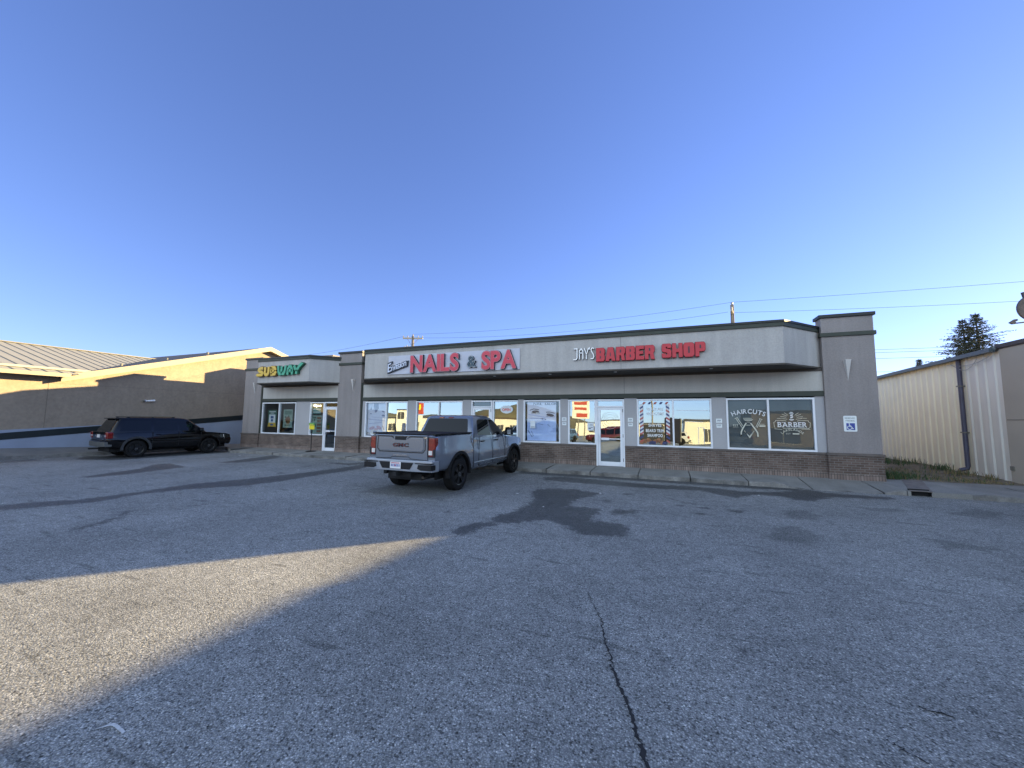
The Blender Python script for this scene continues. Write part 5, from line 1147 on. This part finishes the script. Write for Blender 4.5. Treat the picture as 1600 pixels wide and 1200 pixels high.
# wall lamp on the gable wall
wl = thing('security_light', 'small white twin security light halfway up the beige gable wall', 'wall light', (XW, 11.5, 2.5))
mb = MB(); mb.lathe([(.001, XW+.005), (.06, XW+.005), (.06, XW+.04), (.001, XW+.04)], 14, 'x', (0, 11.45, 2.56)); mb.build('mount', M_white, wl)
mb = MB(); mb.tube([(XW+.03, 11.45, 2.56), (XW+.12, 11.55, 2.57), (XW+.16, 11.78, 2.60)], .03, 10, .05); mb.build('lamp_head', M_white, wl)
mb = MB(); mb.tube([(XW+.03, 11.45, 2.56), (XW+.10, 11.38, 2.55), (XW+.14, 11.28, 2.56)], .03, 10, .05); mb.build('lamp_head', M_seamd, wl)

# ------------------------------------------------------------------ right neighbour: ribbed metal shed with stucco front block
sh = thing('metal_building', 'cream ribbed metal sided building with low roof on the right', 'building', (10, 20, 0))
A0, A1 = Vector((9.15, 15.75)), Vector((9.95, 26.2))
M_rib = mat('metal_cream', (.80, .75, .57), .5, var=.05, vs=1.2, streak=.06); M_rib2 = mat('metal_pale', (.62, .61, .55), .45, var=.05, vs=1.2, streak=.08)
dv = (A1-A0); Ls = dv.length; dv.normalize(); nv = Vector((-dv.y, dv.x)).normalized()   # nv points to -x
if nv.x > 0: nv = -nv
ZW = 4.01
def ribs(name, m, s0, s1, z0, z1):
    mb = MB(); prof = []; s_ = s0
    while s_ < s1-.01:
        for ds, o_ in ((0, 0), (.27, 0), (.305, .035), (.365, .035), (.40, 0)):
            if s_+ds <= s1: prof.append((s_+ds, o_))
        s_ += .44
    prof.append((s1, 0))
    pts = [A0+dv*a+nv*o_ for a, o_ in prof]
    for p_, q_ in zip(pts, pts[1:]): mb.face([(p_.x, p_.y, z0), (q_.x, q_.y, z0), (q_.x, q_.y, z1), (p_.x, p_.y, z1)])
    return mb.build(name, m, sh)
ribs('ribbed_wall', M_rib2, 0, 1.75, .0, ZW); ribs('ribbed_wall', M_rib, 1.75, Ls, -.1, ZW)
e0, e1 = A0+nv*.05, A1+nv*.05
mb = MB(); mb.prism([(A0.x+.05, A0.y), (16, A0.y), (16, A1.y), (A1.x+.05, A1.y)], 0, ZW-.02, 'z'); mb.build('shed_core', M_dark, sh)
mb = MB()
ro0, ro1 = A0+nv*.16, A1+nv*.16
for (za, zb, off) in ((ZW-.02, ZW+.10, 0),):
    mb.loft([[(ro0.x, ro0.y, ZW+.0), (ro1.x, ro1.y, ZW+.0), (16, A1.y, ZW+1.0), (16, A0.y, ZW+1.0)], [(ro0.x, ro0.y, ZW+.07), (ro1.x, ro1.y, ZW+.07), (16, A1.y, ZW+1.07), (16, A0.y, ZW+1.07)]])
mb.build('roof', mat('shed_roof', (.13, .15, .165), .5, var=.15), sh)
g0, g1 = A0+nv*.24, A1+nv*.24
mb = MB(); mb.loft([[(g.x, g.y, ZW-.06), (g.x-.0+.13, g.y, ZW-.06), (g.x+.13, g.y, ZW+.06), (g.x, g.y, ZW+.06)] for g in (g0, g1)]); mb.build('gutter', mat('gutter_dark', (.055, .075, .085), .45, var=.15), sh)
mb = MB()
for k in range(9):
    c = A0+dv*(.6+k*1.15); mb.lathe([(.001, ZW+.30), (.13, ZW+.28), (.16, ZW+.18), (.16, ZW+.05)], 10, 'z', (c.x+1.2, c.y, 0))
mb.build('roof_vent', mat('roof_vent_m', (.10, .10, .11), .6), sh)
d0 = A0+dv*1.92+nv*.09
mb = MB(); mb.tube([(d0.x, d0.y, ZW-.05), (d0.x, d0.y, .42), (d0.x-.02, d0.y, .33), (d0.x-.18, d0.y+.05, .27)], .062, 10); mb.build('downspout', mat('downspout_blue', (.06, .062, .10), .5, var=.15), sh)
mb = MB(); mb.box(d0.x-.075, d0.x+.08, d0.y-.075, d0.y+.075, 3.05, 3.09); mb.box(d0.x-.075, d0.x+.08, d0.y-.075, d0.y+.075, 1.5, 1.54); mb.build('pipe_strap', M_seamd, sh)
# loose cables under the eave
mb = MB()
for a, b, dz in ((2.35, .9, .35), (2.6, .3, .18)):
    P = []
    for k in range(13):
        u = k/12; q = A0+dv*(a+(b-a)*u)+nv*.10; P.append((q.x, q.y, ZW-.15-dz*math.sin(math.pi*u)*(.6+.4*u)))
    mb.tube(P, .009, 6)
mb.build('loose_cable', mat('cable_grey', (.35, .36, .36), .5), sh)
fb = thing('stucco_building', 'tan stucco building with dark roof edge at the far right edge', 'building', (14, 9, 0))
M_tan = mat('stucco_tan', (.36, .325, .27), .9, var=.06, vs=1.4, bump=.3, bs=40)
mb = MB(); mb.box(9.10, 20, 6.0, 15.74, 0, 4.06); mb.build('stucco_wall', M_tan, fb)
mb = MB(); mb.box(9.05, 20.1, 5.9, 15.80, 4.04, 4.15); mb.box(9.08, 20.1, 5.95, 15.78, 4.01, 4.06); mb.build('roof_edge', mat('roof_edge_brown', (.055, .045, .042), .6, var=.2), fb)
mb = MB(); mb.box(9.092, 9.1, 6.0, 15.7, 1.93, 1.945); mb.build('wall_joint', M_dark, fb)
mb = MB(); mb.box(9.07, 9.10, 15.60, 15.72, .5, .62); mb.build('outlet_box', M_seamd, fb)
# metal cut-out sign on an added post, set back to hide its shadow
rs = thing('post_sign', 'dark round cut-out metal sign with a leaf tipped arm above the far right roof', 'sign', (19.26, 30.4, 0))
M_rust = mat('sign_bronze', (.085, .065, .055), .55, var=.35, vs=5)
ysn = 30.4; K = lambda P: [(x*2, 1.84+(z-1.84)*2) for x, z in P]
mb = MB(); mb.prism(K(ell(9.63, 5.06, .39, .39, 40)), ysn-.08, ysn+.06); mb.build('disc', M_rust, rs)
mb = MB(); mb.prism(K([(9.40, 5.30), (9.85, 5.28), (9.85, 5.62), (9.36, 5.52)]), ysn-.09, ysn+.05); mb.build('top_block', mat('sign_dark_bronze', (.035, .032, .045), .5), rs)
mb = MB(); mb.stroke(K([(9.20, 4.655), (9.4, 4.67), (9.8, 4.69)]), .07, ysn-.06, ysn+.02)
mb.prism(K([(9.04, 4.68), (9.11, 4.625), (9.22, 4.64), (9.165, 4.69), (9.225, 4.73), (9.21, 4.77), (9.15, 4.765)]), ysn-.07, ysn+.03); mb.build('leaf_arm', M_rust, rs)
mb = MB(); mb.tube([(19.26, ysn, 0), (19.26, ysn, 7.7)], .10, 12); mb.build('sign_post', M_rust, rs)

# drainage channel cover across the pavement
dc = thing('drain_cover', 'rusty steel drain cover plate over a channel crossing the right pavement', 'drain cover', (6.1, 13.8, .1))
M_rsteel = mat('rusty_plate', (.15, .13, .115), .75, var=.35, vs=6, bump=.3, bs=60)
def slab(name, m, q, dz, th, parent, bevel=0):
    zt = lambda y: .122+(.1725-.122)*(y-12.9)/1.41+dz
    mb = MB(); mb.loft([[(x, y, zt(y)-th) for x, y in q], [(x, y, zt(y)) for x, y in q]]); return mb.build(name, m, parent, bevel=bevel)
slab('cover_plate', M_rsteel, [(5.60, 12.89), (6.04, 12.89), (6.69, 14.76), (6.22, 14.70)], .012, .014, dc, .003)
slab('channel_side', M_conc, [(5.57, 12.90), (5.63, 12.90), (6.24, 14.70), (5.68, 14.62), (5.57, 14.2)], 0, .2, dc)
slab('channel_side', M_conc, [(6.02, 12.90), (6.75, 12.90), (6.75, 14.69), (6.67, 14.76)], 0, .2, dc)
mb = MB(); mb.box(5.62, 6.03, 13.02, 13.04, -.01, .165); mb.build('channel_mouth', M_under, dc)

# ------------------------------------------------------------------ weeds between the buildings
def weeds():
    rn = random.Random(5); mb = MB(); C = [(6.05, 15.0, .5, .30, 900, 0), (6.5, 15.6, .8, .2, 700, 0), (7.6, 15.4, 1.0, .09, 900, 1), (8.3, 15.2, .6, .08, 500, 1), (8.75, 17.2, .35, .22, 300, 1), (9.0, 18.6, .4, .30, 300, 0), (8.9, 16.2, .2, .20, 160, 1), (8.6, 20.5, .8, .35, 500, 0), (7.2, 17.5, 1.4, .12, 900, 1), (6.3, 18, .8, .15, 500, 0)]
    for cx, cy, sp, h, n, dry in C:
        for k in range(n//2):
            x, y = rn.gauss(cx, sp*.5), rn.gauss(cy, sp*.5)
            if x < 5.72 or y < 14.64+.09*max(0, x-6) or x > 9.05+.075*(y-15.7): continue
            a = rn.uniform(0, 6.28); hh = h*.75*rn.uniform(.3, 1.25); b = rn.uniform(.1, .6)*hh; wv = rn.uniform(.006, .014)
            dx, dy = math.cos(a), math.sin(a); mb.cur = 1 if rn.random() < (.75 if dry else .2) else 0
            z = .17
            mb.face([(x-dy*wv, y+dx*wv, z), (x+dy*wv, y-dx*wv, z), (x+dx*b*.4+dy*wv*.7, y+dy*b*.4-dx*wv*.7, z+hh*.6), (x+dx*b*.4-dy*wv*.7, y+dy*b*.4+dx*wv*.7, z+hh*.6)])
            mb.face([(x+dx*b*.4-dy*wv*.7, y+dy*b*.4+dx*wv*.7, z+hh*.6), (x+dx*b*.4+dy*wv*.7, y+dy*b*.4-dx*wv*.7, z+hh*.6), (x+dx*b, y+dy*b, z+hh)])
    o = mb.build('weeds', [mat('weed_green', (.045, .085, .03), .8, var=.3, vs=6), mat('weed_dry', (.19, .15, .075), .85, var=.3, vs=6)])
    tag(o, 'patch of green and dry weeds between the right pillar and the metal building', 'weeds', kind='stuff')
weeds()

# ------------------------------------------------------------------ utility poles and wires
M_wood = mat('pole_wood', (.17, .15, .13), .9, var=.25, vs=3, streak=.2); M_ins = mat('insulator', (.30, .30, .32), .3); M_wire = mat('wire', (.02, .02, .022), .6, var=0)
def pole(x, y, h, label, arm, armz, armang, extra=False):
    t = thing('utility_pole', label, 'utility pole', (x, y, 0), 0, 'utility poles behind the mall')
    mb = MB(); mb.tube([(x, y, 0), (x, y, h)], .17, 12, .115); mb.build('pole_shaft', M_wood, t)
    c, s_ = math.cos(armang), math.sin(armang)
    mb = MB(); a, b = (x-c*arm, y-s_*arm), (x+c*arm, y+s_*arm); n = (-s_*.07, c*.07)
    mb.loft([[(p[0]-n[0], p[1]-n[1], armz-.07), (p[0]+n[0], p[1]+n[1], armz-.07), (p[0]+n[0], p[1]+n[1], armz+.07), (p[0]-n[0], p[1]-n[1], armz+.07)] for p in (a, b)]); mb.build('cross_arm', mat('arm_wood', (.42, .38, .30), .85, var=.15), t)
    for k in (-1, -.55, .55, 1):
        mb = MB(); mb.lathe([(.02, armz+.06), (.05, armz+.12), (.06, armz+.2), (.03, armz+.26), (.001, armz+.27)], 10, 'z', (x+c*arm*k*.95, y+s_*arm*k*.95, 0)); mb.build('insulator', M_ins, t)
    mb = MB(); mb.tube([(x, y-.12, armz-.75), (x+c*arm*.55, y+s_*arm*.55, armz-.05)], .02, 6); mb.tube([(x, y-.12, armz-.75), (x-c*arm*.55, y-s_*arm*.55, armz-.05)], .02, 6); mb.build('arm_brace', M_seamd, t)
    mb = MB(); mb.lathe([(.02, h), (.07, h+.06), (.08, h+.16), (.02, h+.2)], 10, 'z', (x, y, 0)); mb.build('top_insulator', M_ins, t)
    return t
pole(4.36, 30, 9.85, 'utility pole rising behind the right half of the mall', .95, 9.25, R(79)); pole(-22.3, 30, 9.55, 'utility pole with pale cross arm behind the NAILS sign', .95, 9.35, R(22))
tr_ = thing('pole_transformer', 'small pole top hardware cluster just left of the pole behind the NAILS sign', 'transformer', (-23.4, 30, 8))
mb = MB(); mb.lathe([(.001, 7.9), (.22, 7.9), (.22, 8.5), (.12, 8.6), (.001, 8.6)], 14, 'z', (-22.75, 30, 0)); mb.build('tank', mat('tank_grey', (.45, .44, .38), .5), tr_)
mb = MB()
for k in range(3): mb.tube([(-22.95-.28*k, 30, 8.05), (-22.95-.28*k, 30, 8.75-.1*k)], .05, 8)
mb.tube([(-23.7, 30, 8.1), (-22.3, 30, 8.1)], .05, 8); mb.build('bushing', M_ins, tr_)
def wire(p, q, sag, label, r=.009):
    P = []
    for k in range(25):
        u = k/24; P.append(tuple(Vector(p).lerp(Vector(q), u)-Vector((0, 0, sag*4*u*(1-u)))))
    mb = MB(); mb.tube(P, r, 5); o = mb.build('overhead_wire', M_wire); tag(o, label, 'wire', 'overhead wires behind the mall'); return o
wire((4.36, 30, 10.05), (33, 30, 9.7), .15, 'upper overhead wire from the right pole to the right edge')
wire((4.6, 30.6, 9.45), (33, 30.5, 8.55), .25, 'lower overhead wire from the right pole to the right edge')
wire((-22.3, 30, 9.75), (4.36, 30, 10.05), .45, 'upper overhead wire spanning between the two poles')
wire((-21.5, 30.3, 9.4), (4.0, 29.3, 9.2), .5, 'lower overhead wire spanning between the two poles')
wire((-23, 29.7, 9.55), (-52, 30, 8.6), .7, 'overhead wire from the left pole going left above the sandwich shop', .011)
for z, zb, d in ((6.35, 6.35, 'topmost'), (6.17, 6.17, 'second from top'), (5.78, 5.9, 'third from top'), (4.98, 4.98, 'lowest')):
    wire((6, 30, z), (40, 30, zb-.2), .1, d+' of the four low wires between the right pillar and the spruce', .009)

# ------------------------------------------------------------------ spruce trees
M_need = mat('spruce_needles', (.060, .072, .045), .8, var=.5, vs=1.6); M_need2 = mat('spruce_needles_dry', (.12, .095, .06), .85, var=.4, vs=2); M_bark = mat('spruce_bark', (.07, .05, .038), .95, var=.3)
def spruce(x, y, h, r, seed, label, ztop0=0):
    rn = random.Random(seed); t = thing('spruce_tree', label, 'spruce', (x, y, 0), 0, 'spruce trees behind the metal building')
    mb = MB(); mb.tube([(x, y, 0), (x+.05, y, h*.5), (x, y, h)], .24, 8, .02); mb.build('trunk', M_bark, t)
    mb = MB(); z = h*.22
    while z < h-.05:
        u = (z-h*.22)/(h*.78); L_ = r*(1-u)**.92*rn.uniform(.7, 1.2)+.04; nb_ = max(4, int(9-4*u))
        a0 = rn.uniform(0, 6.28)
        for k in range(nb_):
            a = a0+6.283*k/nb_+rn.gauss(0, .18); l = L_*rn.uniform(.6, 1.2); d = Vector((math.cos(a), math.sin(a), 0)); up = .5*(u-.25)
            prev = Vector((x, y, z)); n = max(3, int(l/.28))
            for j in range(n):
                v = (j+1)/n; p_ = Vector((x, y, z))+d*l*v+Vector((0, 0, l*(up*v-.30*v*v+.16*v**3)))
                wdt = .27*(1-v)**.5*min(1, .5+l/2)+.05
                for m_ in range(8):
                    c = prev.lerp(p_, rn.random()); q = Vector((-d.y, d.x, 0))*rn.choice((-1, 1)); dirv = (d*rn.uniform(.2, 1)+q*rn.uniform(0, 1)+Vector((0, 0, rn.uniform(-.7, .25)))).normalized()
                    e = c+dirv*wdt*rn.uniform(.6, 1.5); s_ = dirv.cross(Vector((rn.gauss(0, 1), rn.gauss(0, 1), rn.gauss(0, 1)))).normalized()*.028
                    mb.cur = 1 if rn.random() < .18 else 0
                    mb.face([c-s_, c+s_, e+s_*.4, e-s_*.4])
                prev = p_
        z += rn.uniform(.14, .26)*(1.25-.5*u)
    mb.build('crown', [M_need, M_need2], t)
spruce(22.05, 40.0, 10.25, 5.4, 3, 'taller bushier dark spruce top above the metal building roof'); spruce(21.45, 40.3, 9.9, 4.6, 8, 'slightly shorter dark spruce top left of the taller spruce')
spruce(20.9, 45, 7.5, 1.5, 5, 'tiny dark spruce tip just above the metal roof, left of the two tall spruces')
# ------------------------------------------------------------------ the far side of the lot (seen mirrored in the shop windows)
M_cream = mat('far_cream', (.58, .55, .48), .85, var=.06, vs=.6); M_farw = mat('far_white', (.62, .60, .55), .8, var=.06, vs=.6); M_fard = mat('far_dark', (.05, .05, .055), .4, var=.2); M_farr = mat('far_red', (.38, .06, .04), .5, var=.08)
def farbuilding(name, label, x0, x1, y0, y1, h, m, wins, trim=M_fard, cat='building'):
    t = thing(name, label, cat, ((x0+x1)/2, (y0+y1)/2, 0))
    boxes(t, 'wall', m, (x0, x1, y0, y1, 0, h)); boxes(t, 'roof_trim', trim, (x0-.15, x1+.15, y0-.15, y1+.15, h, h+.35))
    for (a, b, z0, z1) in wins:
        wn = boxes(t, 'window', M_fard, (a, b, y1-.1, y1+.03, z0, z1)); boxes(wn, 'window_frame', M_farw, (a-.08, b+.08, y1-.1, y1+.02, z0-.08, z0), (a-.08, b+.08, y1-.1, y1+.02, z1, z1+.08), ((a+b)/2-.04, (a+b)/2+.04, y1-.1, y1+.05, z0, z1))
    return t
farbuilding('shop_building', 'cream shop building with square tower mirrored in the second nail shop pane', -77, -64, -75, -62, 4.2, M_cream, [(-75, -72, .8, 2.8), (-71.4, -69.5, .8, 2.8)])
farbuilding('tower_building', 'pale square tower with a dark upper window mirrored beside the eye catching red sign', -70.2, -67.2, -62, -59.5, 6.4, M_farw, [(-69.8, -67.8, 4.0, 5.8)])
farbuilding('shop_building', 'low pale building with glazed entrance mirrored in the right striped barber pane', 2.6, 8.4, -52, -42, 3.7, M_cream, [(5.4, 6.6, .3, 2.5), (7.0, 8.2, .3, 2.6)])
farbuilding('house', 'long cream house mirrored under the hill beside the pickup mirror', -52, -38, -82, -72, 4.4, M_cream, [(-50, -48, 1.2, 2.6), (-45, -43, 1.2, 2.6), (-41, -39.5, 1.2, 2.6)], M_bark)
farbuilding('warehouse', 'wide low grey warehouse mirrored behind the red car in the barber door', -26, 0, -100, -88, 4.0, M_farw, [(-22, -19, 1, 3), (-12, -8, 0.2, 3.2)])
farbuilding('shop_building', 'broad tan store mirrored in the dark barber crest pane', 12, 30, -50, -40, 5.0, M_nwall, [(14, 18, .5, 2.8), (20, 24, .5, 2.8)])
t = thing('billboard', 'white two post billboard with red bands mirrored beside the white barber door', 'billboard', (-12.4, -31.4, 0))
boxes(t, 'sign_board', M_farw, (-13.8, -11.2, -31.6, -31.2, 3.4, 6.5), bevel=.02); boxes(t, 'post', M_seamd, (-13.1, -12.95, -31.5, -31.35, 0, 3.4), (-12.1, -11.95, -31.5, -31.35, 0, 3.4))
boxes(t, 'red_band', M_farr, (-13.5, -11.5, -31.2, -31.17, 5.5, 6.0), (-13.5, -11.6, -31.2, -31.17, 4.7, 5.1), (-13.2, -11.5, -31.2, -31.17, 3.65, 4.2))
t = thing('pole_sign', 'tall red pole sign with yellow bars mirrored in the nail shop window behind the pickup', 'sign', (-53.3, -46, 0))
boxes(t, 'sign_box', M_farr, (-54.4, -52.2, -46.3, -45.8, 4.4, 7.2), bevel=.03); boxes(t, 'yellow_bar', M_bry, (-54, -53.6, -45.8, -45.76, 5.5, 6.8), (-53.1, -52.7, -45.8, -45.76, 5.5, 6.8)); boxes(t, 'white_board', M_farw, (-54.2, -52.4, -46.2, -45.8, 2.6, 4.2)); boxes(t, 'post', M_seamd, (-53.5, -53.1, -46.2, -45.9, 0, 2.6))
t = thing('cargo_trailer', 'black box trailer with added dark block mirrored behind the striped barber graphic', 'trailer', (.5, -17.5, 0), local=False)
boxes(t, 'trailer_box', mat('trailer_black', (.012, .012, .018), .35, coat=.5), (-.3, 1.4, -20.5, -16.4, .55, 3.1), bevel=.08)
boxes(t, 'added_dark_block', mat('dark_block', (.015, .016, .022), .6, var=.3, vs=3), (-2.9, -.36, -20.2, -16.5, .5, 2.35), bevel=.12)  # added block that darkens the reflection behind the window lettering
sub(t, 'trailer_wheel', M_tyre, lambda b: [b.lathe([(.15, x-.1), (.36, x-.1), (.36, x+.1), (.15, x+.1)], 24, 'x', (0, y, .36)) for x in (-.2, 1.3) for y in (-18.1, -18.9)])
rc = copy_tree(suv); tag(rc, 'dark red SUV mirrored in the glass of the white barber door', 'car'); rc.location = (-6.6, -17.5, 0); rc.rotation_euler = (0, 0, R(80))
M_rp = carpaint('red_paint', (.05, .007, .008), rough=.3, coat=.3); M_bp = carpaint('blue_paint', (.04, .08, .16), rough=.3, coat=.3)
def repaint(root, m):
    for o in root.children_recursive:
        if o.data and o.data.materials and o.data.materials[0] and o.data.materials[0].name == 'suv_black':
            o.data = o.data.copy(); o.data.materials[0] = m
repaint(rc, M_rp)
bc = copy_tree(suv); tag(bc, 'blue SUV mirrored under the white billboard left of the barber door', 'car'); bc.location = (-11.4, -15.5, 0); bc.rotation_euler = (0, 0, R(15)); repaint(bc, M_bp)
for k, (x, y, rz_, c, lab) in enumerate(((-16.5, -24, 85, (.30, .30, .31), 'silver SUV mirrored low in the nail shop poster pane'), (-22, -26, 78, (.01, .01, .012), 'black SUV mirrored behind the pickup mirror'), (.5, -30, 95, (.45, .45, .45), 'white SUV mirrored at the foot of the striped barber graphic'), (8.5, -33, 88, (.05, .06, .07), 'grey SUV mirrored in front of the low pale building'), (-34, -34, 100, (.20, .03, .03), 'red SUV mirrored beyond the pickup bed'))):
    cc = copy_tree(suv); tag(cc, lab, 'car', 'cars mirrored from the far lot'); cc.location = (x, y, 0); cc.rotation_euler = (0, 0, R(rz_)); repaint(cc, carpaint('far_paint', c, rough=.3, coat=.3))
pole(-2.3, -38, 9.5, 'dark utility pole mirrored in the striped barber window', .9, 9.0, R(10))
# distant wooded ridge
rn = random.Random(9); mb = MB()
prof = []
for k in range(61):
    x = -260+k*8; prof.append((x, 5+3.2*math.sin(k*.35)+2.4*math.sin(k*.83+1)+rn.uniform(-.5, .5)+(3.5 if x < -40 else 0)))
rows = []
for j, (yy, f) in enumerate(((-130, 0), (-140, .45), (-155, .8), (-175, 1.0), (-230, .9))): rows.append([(x, yy, h*f*1.15+rn.uniform(-.3, .3)*(j > 0)) for x, h in prof])
mb.loft(rows, closed=False, caps=False); structure(mb.build('hills', mat('wooded_hill', (.10, .085, .04), .95, var=.5, vs=.12, bump=.5, bs=1.5), smooth=60))
# ------------------------------------------------------------------ labels for the setting
for o in list(scene.objects):
    if o.parent is None and o.get('kind') == 'structure' and not o.get('label'):
        n = o.name.split('.')[0]
